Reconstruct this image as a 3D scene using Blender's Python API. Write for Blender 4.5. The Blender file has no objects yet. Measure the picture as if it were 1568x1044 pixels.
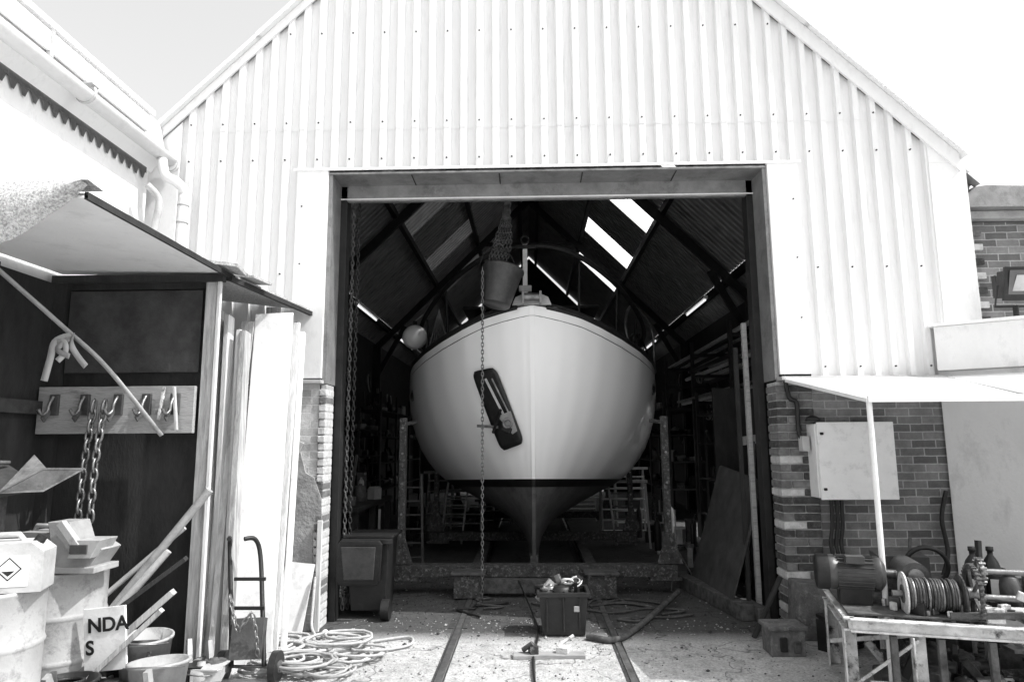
import bpy, math, random
from mathutils import Vector, Matrix, Euler, noise
random.seed(7)
scene=bpy.context.scene
COL=scene.collection
# ------------------------------------------------------------------ materials
def mat(name,base=0.5,var=0.15,scale=6.0,rough=0.6,metal=0.0,bump=0.2,stretch=(1,1,1),dirt=0.0,dirtcol=0.05,dscale=3.0,fine=60,emis=0,trans=0.0,bdist=0.01,spec=0.4):
    m=bpy.data.materials.new(name);m.use_nodes=True
    N=m.node_tree.nodes;L=m.node_tree.links
    bs=N['Principled BSDF'];out=N['Material Output']
    tc=N.new('ShaderNodeTexCoord');mp=N.new('ShaderNodeMapping');mp.inputs['Scale'].default_value=stretch
    L.new(tc.outputs['Object'],mp.inputs['Vector'])
    n1=N.new('ShaderNodeTexNoise');n1.inputs['Scale'].default_value=scale;n1.inputs['Detail'].default_value=5;n1.inputs['Roughness'].default_value=0.65
    L.new(mp.outputs[0],n1.inputs['Vector'])
    r=N.new('ShaderNodeMapRange');r.inputs[1].default_value=0.3;r.inputs[2].default_value=0.7
    r.inputs[3].default_value=base*(1-var);r.inputs[4].default_value=min(base*(1+var),0.95)
    L.new(n1.outputs['Fac'],r.inputs[0]);col=r.outputs[0]
    if dirt>0:
        n2=N.new('ShaderNodeTexNoise');n2.inputs['Scale'].default_value=dscale;n2.inputs['Detail'].default_value=7;n2.inputs['Roughness'].default_value=0.75
        L.new(mp.outputs[0],n2.inputs['Vector'])
        r2=N.new('ShaderNodeMapRange');r2.inputs[1].default_value=0.52;r2.inputs[2].default_value=0.66;r2.inputs[3].default_value=0;r2.inputs[4].default_value=dirt
        L.new(n2.outputs['Fac'],r2.inputs[0])
        mx=N.new('ShaderNodeMix');mx.data_type='FLOAT'
        L.new(r2.outputs[0],mx.inputs[0]);L.new(col,mx.inputs[2]);mx.inputs[3].default_value=dirtcol
        col=mx.outputs[0]
    L.new(col,bs.inputs['Base Color'])
    bs.inputs['Roughness'].default_value=rough;bs.inputs['Metallic'].default_value=metal
    bs.inputs['Specular IOR Level'].default_value=spec
    if bump>0:
        n3=N.new('ShaderNodeTexNoise');n3.inputs['Scale'].default_value=fine;n3.inputs['Detail'].default_value=4
        L.new(mp.outputs[0],n3.inputs['Vector'])
        b=N.new('ShaderNodeBump');b.inputs['Strength'].default_value=bump;b.inputs['Distance'].default_value=bdist
        L.new(n3.outputs['Fac'],b.inputs['Height']);L.new(b.outputs[0],bs.inputs['Normal'])
    if emis>0:
        bs.inputs['Emission Color'].default_value=(1,1,1,1);bs.inputs['Emission Strength'].default_value=emis
    if trans>0:
        t=N.new('ShaderNodeBsdfTranslucent');L.new(col,t.inputs[0])
        ms=N.new('ShaderNodeMixShader');ms.inputs[0].default_value=trans
        L.new(bs.outputs[0],ms.inputs[1]);L.new(t.outputs[0],ms.inputs[2]);L.new(ms.outputs[0],out.inputs[0])
    return m
def brickmat(name,c1,c2,mortar,bumpd=0.006,blotch=0.3):
    m=bpy.data.materials.new(name);m.use_nodes=True
    N=m.node_tree.nodes;L=m.node_tree.links;bs=N['Principled BSDF']
    tc=N.new('ShaderNodeTexCoord');sp=N.new('ShaderNodeSeparateXYZ');L.new(tc.outputs['Object'],sp.inputs[0])
    ad=N.new('ShaderNodeMath');L.new(sp.outputs[0],ad.inputs[0]);L.new(sp.outputs[1],ad.inputs[1])
    cb=N.new('ShaderNodeCombineXYZ');L.new(ad.outputs[0],cb.inputs[0]);L.new(sp.outputs[2],cb.inputs[1])
    nz=N.new('ShaderNodeTexNoise');nz.inputs['Scale'].default_value=9;L.new(tc.outputs['Object'],nz.inputs['Vector'])
    va=N.new('ShaderNodeVectorMath');va.operation='MULTIPLY_ADD';va.inputs[1].default_value=(0.012,0.012,0);
    L.new(nz.outputs['Color'],va.inputs[0]);L.new(cb.outputs[0],va.inputs[2])
    bt=N.new('ShaderNodeTexBrick');bt.inputs['Scale'].default_value=1;bt.inputs['Brick Width'].default_value=0.225
    bt.inputs['Row Height'].default_value=0.075;bt.inputs['Mortar Size'].default_value=0.006;bt.inputs['Mortar Smooth'].default_value=0.2
    bt.inputs['Color1'].default_value=(c1,)*3+(1,);bt.inputs['Color2'].default_value=(c2,)*3+(1,);bt.inputs['Mortar'].default_value=(mortar,)*3+(1,)
    L.new(va.outputs[0],bt.inputs['Vector'])
    n2=N.new('ShaderNodeTexNoise');n2.inputs['Scale'].default_value=4;n2.inputs['Detail'].default_value=9;n2.inputs['Roughness'].default_value=0.8
    L.new(tc.outputs['Object'],n2.inputs['Vector'])
    r=N.new('ShaderNodeMapRange');r.inputs[1].default_value=0.3;r.inputs[2].default_value=0.7;r.inputs[3].default_value=1-blotch;r.inputs[4].default_value=1+blotch
    L.new(n2.outputs['Fac'],r.inputs[0])
    mu=N.new('ShaderNodeVectorMath');mu.operation='SCALE';L.new(bt.outputs['Color'],mu.inputs[0]);L.new(r.outputs[0],mu.inputs[3])
    L.new(mu.outputs[0],bs.inputs['Base Color']);bs.inputs['Roughness'].default_value=0.9
    iv=N.new('ShaderNodeMath');iv.operation='MULTIPLY_ADD';iv.inputs[1].default_value=-1.0;L.new(bt.outputs['Fac'],iv.inputs[0]);
    n4=N.new('ShaderNodeTexNoise');n4.inputs['Scale'].default_value=90;L.new(tc.outputs['Object'],n4.inputs['Vector']);L.new(n4.outputs['Fac'],iv.inputs[2])
    b=N.new('ShaderNodeBump');b.inputs['Strength'].default_value=0.8;b.inputs['Distance'].default_value=bumpd
    L.new(iv.outputs[0],b.inputs['Height']);L.new(b.outputs[0],bs.inputs['Normal'])
    return m
M={}
M['clad']=mat('painted_cladding',0.74,0.06,2.5,0.35,0,0.06,(3,3,0.3),0.4,0.5,5,40)
M['trim']=mat('painted_trim',0.76,0.05,4,0.45,0,0.1,(1,1,0.5),0.35,0.45,4,50)
M['lintel']=mat('galvanised_steel',0.24,0.25,5,0.45,0.3,0.2,(1,1,1),0.6,0.08,4,80)
M['frame']=mat('dark_steel',0.018,0.4,6,0.6,0.2,0.2,(1,1,1),0.3,0.05,8)
M['roofin']=mat('roof_sheet',0.24,0.35,3,0.6,0.1,0.2,(1,1,1),0.4,0.10,3)
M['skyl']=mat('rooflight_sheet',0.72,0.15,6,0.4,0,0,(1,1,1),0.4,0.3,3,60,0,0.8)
M['skyld']=mat('left_rooflight_sheet',0.2,0.3,6,0.5,0,0,(1,1,1),0.5,0.1,3,60,0,0.25)  # darker, less translucent sheet for the left roof slope
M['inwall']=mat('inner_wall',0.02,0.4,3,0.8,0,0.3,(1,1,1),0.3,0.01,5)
M['brick']=brickmat('painted_brick',0.36,0.55,0.62,0.006,0.4)
M['brickd']=brickmat('red_brick',0.09,0.22,0.34,0.006,0.4)
M['quoin']=mat('dark_brick',0.055,0.5,12,0.9,0,0.6,(1,1,1),0.5,0.2,20)
M['quoinm']=mat('mid_brick',0.16,0.4,12,0.9,0,0.6,(1,1,1),0.5,0.07,20)
M['quoinl']=mat('pale_brick',0.52,0.25,12,0.9,0,0.6,(1,1,1),0.4,0.2,20)
M['render']=mat('cement_render',0.30,0.3,5,0.95,0,0.7,(1,1,1),0.5,0.15,9,40)
M['mortar']=mat('mortar',0.40,0.3,15,0.95,0,0.7,(1,1,1),0.4,0.15,12,60)
M['white']=mat('white_paint',0.80,0.05,5,0.5,0,0.12,(1,1,1),0.4,0.42,7)
M['whitewall']=mat('white_render',0.72,0.08,3,0.85,0,0.3,(1,1,0.6),0.45,0.4,3,50)
M['hull']=mat('white_hull_gelcoat',0.95,0.005,3,0.22,0,0.0,(1,1,1),0.10,0.8,2.5,50,spec=0.5)
M['boot']=mat('boot_stripe',0.006,0.3,6,0.5,0,0)
M['anti']=mat('antifouling',0.10,0.3,7,0.55,0,0.3,(1,1,1),0.5,0.03,9,70)
M['black']=mat('black_paint',0.013,0.4,8,0.5,0,0.2,(1,1,1),0.3,0.05,15)
M['rubber']=mat('black_plastic',0.016,0.3,10,0.42,0,0.15,(1,1,1),0.35,0.05,12)
M['steel']=mat('worn_steel',0.22,0.4,10,0.4,0.7,0.3,(1,1,1),0.4,0.05,12)
M['rust']=mat('rusty_steel',0.08,0.6,12,0.85,0.1,0.7,(1,1,1),0.5,0.025,14,50)
M['flake']=mat('flaking_paint_steel',0.55,0.3,10,0.8,0,0.8,(1,1,1),0.97,0.035,9,45)
M['flaked']=mat('flaking_dark_steel',0.04,0.6,14,0.85,0,0.7,(1,1,1),0.7,0.24,26,45)
M['wood']=mat('weathered_timber',0.38,0.35,6,0.85,0,0.5,(6,6,0.5),0.6,0.10,4,30)
M['woodl']=mat('pale_timber',0.62,0.2,6,0.8,0,0.4,(6,6,0.4),0.4,0.22,4,30)
M['woodx']=mat('timber_board',0.32,0.35,5,0.85,0,0.5,(0.7,5,5),0.7,0.07,5,30)
M['woodd']=mat('dark_timber',0.024,0.4,4,0.9,0,0.4,(2,2,0.8),0.4,0.04,3,30)
M['ply']=mat('dirty_plywood',0.045,0.45,4,0.85,0,0.3,(1,1,1),0.5,0.015,3)
M['ash']=mat('grey_plastic',0.32,0.2,6,0.5,0,0.15,(1,1,1),0.5,0.16,9)
M['motor']=mat('motor_paint',0.06,0.3,10,0.4,0,0.2,(1,1,1),0.4,0.025,14)
M['drum']=mat('painted_drum',0.38,0.18,4,0.4,0,0.15,(1,1,1),0.7,0.16,8)
M['rope']=mat('rope_fibre',0.44,0.25,40,0.9,0,0.6,(1,1,1),0.3,0.15,20,120)
M['felt']=mat('mineral_felt',0.42,0.6,70,0.95,0,1.0,(1,1,1),0.4,0.75,90,120)
M['sheet']=mat('grey_sheet',0.44,0.2,4,0.6,0,0.15,(1,1,1),0.45,0.2,5)
M['soffit']=mat('pale_soffit',0.88,0.04,3,0.6,0,0.1,(1,1,1),0.35,0.55,4)
M['conc']=mat('concrete_block',0.12,0.4,10,0.95,0,0.9,(1,1,1),0.5,0.3,25,50)
M['tube']=mat('fluorescent_tube',0.9,0,1,0.4,0,0,emis=1.0)
M['glass']=mat('lamp_glass',0.1,0.2,6,0.15,0,0)
M['stone']=mat('gravel',0.3,0.5,8,0.95,0,0.3)
M['dirtm']=mat('oily_dirt',0.045,0.6,14,0.9,0,0.8,(1,1,1),0.4,0.02,10)
def groundmat():
    m=bpy.data.materials.new('rough_concrete_ground');m.use_nodes=True
    N=m.node_tree.nodes;L=m.node_tree.links;bs=N['Principled BSDF']
    tc=N.new('ShaderNodeTexCoord')
    def nz(s,d=8,r=0.65):
        n=N.new('ShaderNodeTexNoise');n.inputs['Scale'].default_value=s;n.inputs['Detail'].default_value=d;n.inputs['Roughness'].default_value=r
        L.new(tc.outputs['Object'],n.inputs['Vector']);return n.outputs['Fac']
    a=nz(1.3,8,0.7);b=nz(45,5,0.8);c=nz(9,6,0.8)
    r=N.new('ShaderNodeMapRange');r.inputs[1].default_value=.3;r.inputs[2].default_value=.7;r.inputs[3].default_value=.48;r.inputs[4].default_value=.7;L.new(a,r.inputs[0])
    r2=N.new('ShaderNodeMapRange');r2.inputs[1].default_value=.3;r2.inputs[2].default_value=.6;r2.inputs[3].default_value=.42;r2.inputs[4].default_value=1.12;L.new(b,r2.inputs[0])
    r3=N.new('ShaderNodeMapRange');r3.inputs[1].default_value=.35;r3.inputs[2].default_value=.55;r3.inputs[3].default_value=.65;r3.inputs[4].default_value=1.05;L.new(c,r3.inputs[0])
    m1=N.new('ShaderNodeMath');m1.operation='MULTIPLY';L.new(r.outputs[0],m1.inputs[0]);L.new(r2.outputs[0],m1.inputs[1])
    m2=N.new('ShaderNodeMath');m2.operation='MULTIPLY';L.new(m1.outputs[0],m2.inputs[0]);L.new(r3.outputs[0],m2.inputs[1])
    vo=N.new('ShaderNodeTexVoronoi');vo.feature='DISTANCE_TO_EDGE';vo.inputs['Scale'].default_value=1.1
    nv=N.new('ShaderNodeTexNoise');nv.inputs['Scale'].default_value=3;L.new(tc.outputs['Object'],nv.inputs['Vector'])
    av=N.new('ShaderNodeVectorMath');av.operation='MULTIPLY_ADD';av.inputs[1].default_value=(.6,.6,0);L.new(nv.outputs['Color'],av.inputs[0]);L.new(tc.outputs['Object'],av.inputs[2]);L.new(av.outputs[0],vo.inputs['Vector'])
    rc=N.new('ShaderNodeMapRange');rc.inputs[1].default_value=.0;rc.inputs[2].default_value=.012;rc.inputs[3].default_value=.3;rc.inputs[4].default_value=1;L.new(vo.outputs['Distance'],rc.inputs[0])
    mc=N.new('ShaderNodeMath');mc.operation='MULTIPLY';L.new(m2.outputs[0],mc.inputs[0]);L.new(rc.outputs[0],mc.inputs[1])
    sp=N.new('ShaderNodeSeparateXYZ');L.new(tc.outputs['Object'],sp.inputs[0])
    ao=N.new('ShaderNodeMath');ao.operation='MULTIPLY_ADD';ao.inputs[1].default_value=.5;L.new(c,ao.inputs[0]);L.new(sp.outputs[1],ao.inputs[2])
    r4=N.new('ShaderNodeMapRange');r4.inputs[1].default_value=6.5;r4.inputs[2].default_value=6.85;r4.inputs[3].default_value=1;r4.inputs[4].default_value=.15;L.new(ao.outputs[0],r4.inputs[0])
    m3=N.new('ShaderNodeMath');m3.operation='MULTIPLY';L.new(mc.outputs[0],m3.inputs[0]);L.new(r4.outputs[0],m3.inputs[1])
    L.new(m3.outputs[0],bs.inputs['Base Color']);bs.inputs['Roughness'].default_value=.95
    ad=N.new('ShaderNodeMath');ad.operation='ADD';L.new(b,ad.inputs[0]);L.new(c,ad.inputs[1])
    bp=N.new('ShaderNodeBump');bp.inputs['Strength'].default_value=1;bp.inputs['Distance'].default_value=.02;L.new(ad.outputs[0],bp.inputs['Height']);L.new(bp.outputs[0],bs.inputs['Normal'])
    return m
M['ground']=groundmat()
# ------------------------------------------------------------------ mesh builder
class MB:
    def __init__(s): s.v=[];s.f=[];s.m=[];s.sm=[];s.mats=[]
    def mi(s,m):
        if m not in s.mats: s.mats.append(m)
        return s.mats.index(m)
    def add(s,vs,fs,m,smooth=False):
        o=len(s.v);s.v+= [tuple(v) for v in vs];k=s.mi(m)
        for f in fs: s.f.append([i+o for i in f]);s.m.append(k);s.sm.append(smooth)
    def box(s,x0,x1,y0,y1,z0,z1,m,rot=None,piv=None):
        vs=[Vector((x,y,z)) for x in(x0,x1) for y in(y0,y1) for z in(z0,z1)]
        if rot is not None:
            c=Vector(piv) if piv else Vector(((x0+x1)/2,(y0+y1)/2,(z0+z1)/2))
            R=Euler([math.radians(a) for a in rot]).to_matrix()
            vs=[R@(v-c)+c for v in vs]
        s.add(vs,[(0,1,3,2),(4,6,7,5),(0,4,5,1),(2,3,7,6),(0,2,6,4),(1,5,7,3)],m)
    def prism(s,pts,vec,m):
        n=len(pts);vec=Vector(vec);a=[Vector(p) for p in pts];b=[p+vec for p in a]
        s.add(a+b,[tuple(range(n)),tuple(range(2*n-1,n-1,-1))]+[(i,i+n,(i+1)%n+n,(i+1)%n) for i in range(n)],m)
    def beam(s,p0,p1,w,h,m,up=(0,0,1)):
        p0=Vector(p0);p1=Vector(p1);d=(p1-p0).normalized();u=Vector(up)
        if abs(d.dot(u))>.98:u=Vector((0,1,0))
        x=d.cross(u).normalized();u=x.cross(d).normalized();vs=[]
        for p in(p0,p1):
            for a,b in((-1,-1),(1,-1),(1,1),(-1,1)): vs.append(p+x*a*w/2+u*b*h/2)
        s.add(vs,[(0,3,2,1),(4,5,6,7),(0,1,5,4),(1,2,6,5),(2,3,7,6),(3,0,4,7)],m)
    def cyl(s,p0,p1,r0,r1,m,seg=16,caps=True):
        p0=Vector(p0);p1=Vector(p1);d=(p1-p0).normalized();u=Vector((0,0,1)) if abs(d.z)<.9 else Vector((1,0,0))
        x=d.cross(u).normalized();y=d.cross(x).normalized();vs=[]
        for p,r in((p0,r0),(p1,r1)):
            for i in range(seg):
                a=2*math.pi*i/seg;vs.append(p+x*math.cos(a)*r+y*math.sin(a)*r)
        s.add(vs,[(i,(i+1)%seg,(i+1)%seg+seg,i+seg) for i in range(seg)],m,True)
        if caps:s.add(vs,[tuple(range(seg))[::-1],tuple(range(seg,2*seg))],m)
    def lathe(s,c,prof,m,seg=24,R=None):
        c=Vector(c);vs=[]
        for r,z in prof:
            for i in range(seg):
                a=2*math.pi*i/seg;v=Vector((r*math.cos(a),r*math.sin(a),z))
                if R is not None:v=R@v
                vs.append(c+v)
        fs=[(j*seg+i,j*seg+(i+1)%seg,(j+1)*seg+(i+1)%seg,(j+1)*seg+i) for j in range(len(prof)-1) for i in range(seg)]
        s.add(vs,fs,m,True)
    def tube(s,pts,r,m,seg=8,closed=False):
        pts=[Vector(p) for p in pts];n=len(pts);vs=[];up=None
        for i,p in enumerate(pts):
            a=pts[i-1] if (i>0 or closed) else pts[i];b=pts[(i+1)%n] if (i<n-1 or closed) else pts[i]
            d=(b-a).normalized() if (b-a).length>1e-9 else Vector((0,0,1))
            if up is None: up=Vector((0,0,1)) if abs(d.z)<.9 else Vector((1,0,0))
            x=d.cross(up)
            if x.length<1e-5:x=d.cross(Vector((1,0.3,0)))
            x.normalize();y=x.cross(d).normalized();up=y
            for k in range(seg):
                t=2*math.pi*k/seg;vs.append(p+x*math.cos(t)*r+y*math.sin(t)*r)
        fs=[];lim=n if closed else n-1
        for i in range(lim):
            j=(i+1)%n
            for k in range(seg):fs.append((i*seg+k,i*seg+(k+1)%seg,j*seg+(k+1)%seg,j*seg+k))
        s.add(vs,fs,m,True)
        if not closed: s.add(vs[:seg],[tuple(range(seg))[::-1]],m);s.add(vs[-seg:],[tuple(range(seg))],m)
    def torus(s,c,nrm,R,r,m,seg=20,ss=8,sx=1,axis=None):
        c=Vector(c);n=Vector(nrm).normalized()
        u=Vector(axis).normalized() if axis is not None else (n.cross(Vector((0,0,1))) if abs(n.z)<.9 else n.cross(Vector((1,0,0)))).normalized()
        w=n.cross(u).normalized()
        s.tube([c+u*math.cos(2*math.pi*i/seg)*R*sx+w*math.sin(2*math.pi*i/seg)*R for i in range(seg)],r,m,ss,True)
    def sphere(s,c,r,m,seg=20,sc=(1,1,1)):
        n=seg//2;s.lathe(c,[(max(r*math.sin(math.pi*i/n),1e-4)*sc[0],-r*math.cos(math.pi*i/n)*sc[2]) for i in range(n+1)],m,seg)
    def build(s,name,parent=None,bevel=0):
        me=bpy.data.meshes.new(name);me.from_pydata(s.v,[],s.f)
        for k in s.mats: me.materials.append(M[k])
        me.polygons.foreach_set('material_index',s.m);me.polygons.foreach_set('use_smooth',s.sm);me.update()
        o=bpy.data.objects.new(name,me);COL.objects.link(o)
        if parent:o.parent=parent
        if bevel>0:
            b=o.modifiers.new('Bevel','BEVEL');b.width=bevel;b.segments=2;b.limit_method='ANGLE';b.angle_limit=math.radians(50)
        return o
def empty(name):
    e=bpy.data.objects.new(name,None);COL.objects.link(e);return e
def smoothpath(pts,n=6):
    P=[Vector(p) for p in pts];out=[]
    for i in range(len(P)-1):
        a=P[max(i-1,0)];b=P[i];c=P[i+1];d=P[min(i+2,len(P)-1)]
        for k in range(n):
            t=k/n;out.append(0.5*((2*b)+(c-a)*t+(2*a-5*b+4*c-d)*t*t+(3*b-a-3*c+d)*t**3))
    out.append(P[-1]);return out
def chain(b,pts,m='steel',L=0.05,r=0.006,w=0.014):
    P=[Vector(p) for p in pts];k=0;carry=0
    for i in range(len(P)-1):
        d=P[i+1]-P[i];l=d.length
        if l<1e-6: continue
        dn=d/l;t=carry
        while t<l:
            c=P[i]+dn*t
            u=dn.cross(Vector((0,1,0.01))).normalized()
            if k%2:u=dn.cross(u).normalized()
            b.torus(c,u,w,r,m,10,6,sx=L*0.62/w,axis=dn);k+=1;t+=L*0.86
        carry=t-l
# ------------------------------------------------------------------ ground
g=MB();S=300
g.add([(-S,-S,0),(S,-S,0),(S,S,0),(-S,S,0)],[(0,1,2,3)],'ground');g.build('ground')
g=MB()
for sx in(-1,1):
    x=0.71*sx+0.02
    g.box(x-.025,x+.025,1.5,21,0.0,.014,'steel')
    g.box(x-.05,x-.03,1.5,6.7,0.0,.005,'dirtm');g.box(x+.03,x+.042,1.5,6.7,0.0,.005,'dirtm')
    g.box(x-.10,x-.03,6.7,21,0.0,.008,'dirtm');g.box(x+.03,x+.08,6.7,21,0.0,.008,'dirtm')
g.box(.0,.02,3,6.1,0,.006,'rust')
g.build('slipway_rails')
g=MB()
for i in range(3600):
    x=random.gauss(0,1.8);y=random.uniform(4.9,9.5);r=random.uniform(.003,.011)*(2.0 if random.random()<.05 else 1)
    z=r*.4;vs=[]
    for (a,b,c) in((1,0,0),(-1,0,0),(0,1,0),(0,-1,0),(0,0,1),(0,0,-1)):
        vs.append((x+a*r*random.uniform(.7,1.3),y+b*r*random.uniform(.7,1.3),z+c*r*random.uniform(.5,.9)))
    g.add(vs,[(0,2,4),(2,1,4),(1,3,4),(3,0,4),(2,0,5),(1,2,5),(3,1,5),(0,3,5)],'stone' if (random.random()<.7 and y<7) or random.random()<.25 else 'dirtm')
g.build('gravel')
# ------------------------------------------------------------------ main shed
YF=6.64;SL=0.99;ZA=8.66
shed=empty('boat_shed')
def zt(x): return ZA-abs(x)*SL
b=MB();P=1/6.0
prof=[]
x=-3.62
while x<4.0:
    prof+= [(x,0),(x+.080,0),(x+.096,-.040),(x+.150,-.040)];x+=P
prof.append((x,0))
for i in range(len(prof)-1):
    (xa,da),(xb,db)=prof[i],prof[i+1]
    if xa>4.0:break
    xm=(xa+xb)/2
    zb=4.5 if -2.36<xm<2.70 else 2.33
    zc=[zb]+[z for z in(4.95,6.9) if zb<z<zt(xm)-.1]+[None]
    for j in range(len(zc)-1):
        off=-.003*j
        ta=zc[j+1] if zc[j+1] else zt(xa)-.02;tb=zc[j+1] if zc[j+1] else zt(xb)-.02
        z_=zc[j]-(.02 if j else 0)
        b.add([(xa,YF+da+off,z_),(xb,YF+db+off,z_),(xb,YF+db+off,tb),(xa,YF+da+off,ta)],[(0,1,2,3)],'clad')
o=b.build('cladding',shed)
b=MB();k=0;x=-3.62
while x<4.0:
    if k%2==0:
        xc=x+.123
        for z in (2.42,3.4,4.6,5.0,6.0,6.95,7.7):
            if z>zt(xc)-.15:continue
            if z<4.4 and -2.4<xc<2.72:continue
            b.cyl((xc,YF-.038,z),(xc,YF-.054,z),.009,.007,'frame',8)
    x+=P;k+=1
b.build('screws',shed)
b=MB()
b.box(-2.36,-2.04,YF-.05,YF+.0,2.35,4.49,'trim');b.box(2.40,2.70,YF-.05,YF+.0,2.35,4.49,'trim')
for z in(2.9,3.5,4.1):
    b.cyl((-2.30,YF-.05,z),(-2.30,YF-.056,z),.008,.008,'frame',8);b.cyl((2.64,YF-.05,z),(2.64,YF-.056,z),.008,.008,'frame',8)
b.box(-2.40,2.74,YF-.055,YF-.044,4.475,4.505,'trim')
b.box(4.0,4.36,YF-.05,YF+.02,2.80,4.45,'trim');b.prism([(4.0,YF-.049,4.45),(4.36,YF-.049,4.45),(4.0,YF-.049,4.66)],(0,.06,0),'trim')
b.prism([(-4.1,YF-.035,2.33),(-3.60,YF-.035,2.33),(-3.60,YF-.035,5.04),(-4.1,YF-.035,4.56)],(0,.05,0),'trim')
b.box(-2.55,-2.02,YF-.12,YF+.02,2.295,2.33,'sheet');b.box(-3.7,-2.55,YF-.10,YF+.02,2.30,2.33,'sheet')
b.box(2.38,3.97,YF-.14,YF+.02,2.285,2.32,'sheet')
for sx in(-1,1):
    e=4.30 if sx>0 else 4.2
    w1=.14 if sx>0 else .06
    p=[(0,YF-.07,ZA-.05),(sx*e,YF-.07,ZA-.05-e*SL),(sx*e,YF-.07,ZA+w1-e*SL),(0,YF-.07,ZA+w1)]
    b.prism(p,(0,.03,0),'trim')
    for i in range(3):
        a0=e*i/3;a1=e*(i+1)/3+.04;o_=.004*(i%2)
        if i==2:a1=e+.05
        p=[(sx*a0,YF-.13-o_,ZA+w1+.003-a0*SL),(sx*a1,YF-.13-o_,ZA+w1+.003-a1*SL),(sx*a1,YF-.13-o_,ZA+w1+.06+o_-a1*SL),(sx*a0,YF-.13-o_,ZA+w1+.06+o_-a0*SL)]
        b.prism(p,(0,.3,0),'trim')
b.cyl((4.40,YF-.05,4.40),(4.40,YF+.6,4.40),.04,.04,'white',14)
b.build('flashings',shed,.004)
b=MB()
b.box(-2.04,2.40,YF-.03,YF+.30,4.44,4.464,'lintel')
b.box(-2.04,2.40,YF+.30,YF+.36,4.27,4.464,'lintel')
b.box(-2.04,2.40,YF+.285,YF+.30,4.285,4.30,'trim')
for xx in(-1.2,-.3,.55,1.5):b.box(xx,xx+.012,YF+.0,YF+.28,4.432,4.439,'frame')
b.box(-2.04,-2.00,YF-.02,YF+.34,2.3,4.44,'lintel');b.box(2.36,2.40,YF-.02,YF+.34,2.3,4.44,'lintel')
b.box(-2.00,-1.93,YF+.30,YF+.45,0,4.44,'frame');b.box(2.29,2.36,YF+.30,YF+.45,0,4.44,'frame')
b.box(-2.3,-1.96,YF+.46,YF+.52,0,4.6,'frame');b.box(2.32,2.6,YF+.46,YF+.52,0,4.6,'frame')
b.build('door_frame',shed,.004)
b=MB();b.box(-3.62,-2.06,YF-.01,YF+.24,0,2.295,'brick');b.build('brick_pier_west',shed)
b=MB();b.box(2.70,3.97,YF-.01,YF+.24,0,2.285,'brickd')
b.build('brick_pier_east',shed)
def quoins(name,xa,xb,zmax,ml):
    b=MB();z=0.0;k=0
    b.box(xa+.012,xb-.002,YF-.012,YF+.235,0,zmax,'mortar')
    while z+.066<zmax:
        if xb-xa>.15:
            cuts=[xa,xa+.105,xb] if k%2 else [xa,xa+.218,xb]
        else: cuts=[xa,xb]
        for i in range(len(cuts)-1):
            c0,c1=cuts[i],cuts[i+1];m=random.choice(ml)
            if xb-xa>.15 and i==0: m='quoinl' if (k%2==0 and random.random()<.5) else random.choice(['quoin','quoinm','quoinm'])
            j=random.uniform(-.004,.006)
            b.box(c0+(j if i==0 else .005),c1-(.005 if i<len(cuts)-2 else 0),YF-.022-random.uniform(0,.012),YF+.24,z+.006,z+.069,m)
        z+=.075;k+=1
    b.build(name,shed,.007)
quoins('quoins_east',2.35,2.70,2.28,['quoin','quoin','quoinm','quoinm'])
quoins('quoins_west',-2.06,-1.99,2.29,['quoinl','quoinl','quoinm','quoinl'])
b=MB()
pts=[(-2.52,1.0),(-2.50,1.62),(-2.42,1.66),(-2.34,1.60),(-2.22,1.64),(-2.16,1.44),(-2.08,1.40),(-2.00,1.2),(-1.99,1.02),(-2.08,.88),(-2.06,.55),(-2.12,.3),(-2.10,0),(-2.52,0)]
b.prism([(p[0],YF-.03,p[1]) for p in pts],(0,.018,0),'render');b.build('render_patch',shed,.004)
b=MB();b.box(-2.02,-1.975,YF-.07,YF-.035,0,1.0,'woodl');b.box(-2.44,-2.2,YF-.05,YF-.03,1.66,1.78,'sheet',(0,25,0));b.build('door_stop_boards',shed,.004)
b=MB()
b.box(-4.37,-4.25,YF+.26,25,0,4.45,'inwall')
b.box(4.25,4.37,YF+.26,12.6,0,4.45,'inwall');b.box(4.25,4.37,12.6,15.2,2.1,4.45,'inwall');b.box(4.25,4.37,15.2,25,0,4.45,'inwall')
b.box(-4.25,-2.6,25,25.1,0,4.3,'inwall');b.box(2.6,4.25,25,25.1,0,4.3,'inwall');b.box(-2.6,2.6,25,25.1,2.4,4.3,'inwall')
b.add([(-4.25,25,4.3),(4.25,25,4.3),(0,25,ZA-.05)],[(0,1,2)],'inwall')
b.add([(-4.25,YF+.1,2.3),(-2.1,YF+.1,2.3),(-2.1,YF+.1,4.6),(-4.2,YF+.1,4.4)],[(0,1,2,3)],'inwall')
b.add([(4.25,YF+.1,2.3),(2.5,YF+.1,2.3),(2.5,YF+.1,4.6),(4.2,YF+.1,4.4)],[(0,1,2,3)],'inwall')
b.build('walls',shed)
b=MB();bands=[0,1.41,2.56,3.85,4.52]
lights=[(11.0,11.35),(13.55,14.4),(16.35,17.5),(19.3,20.1)]
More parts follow.
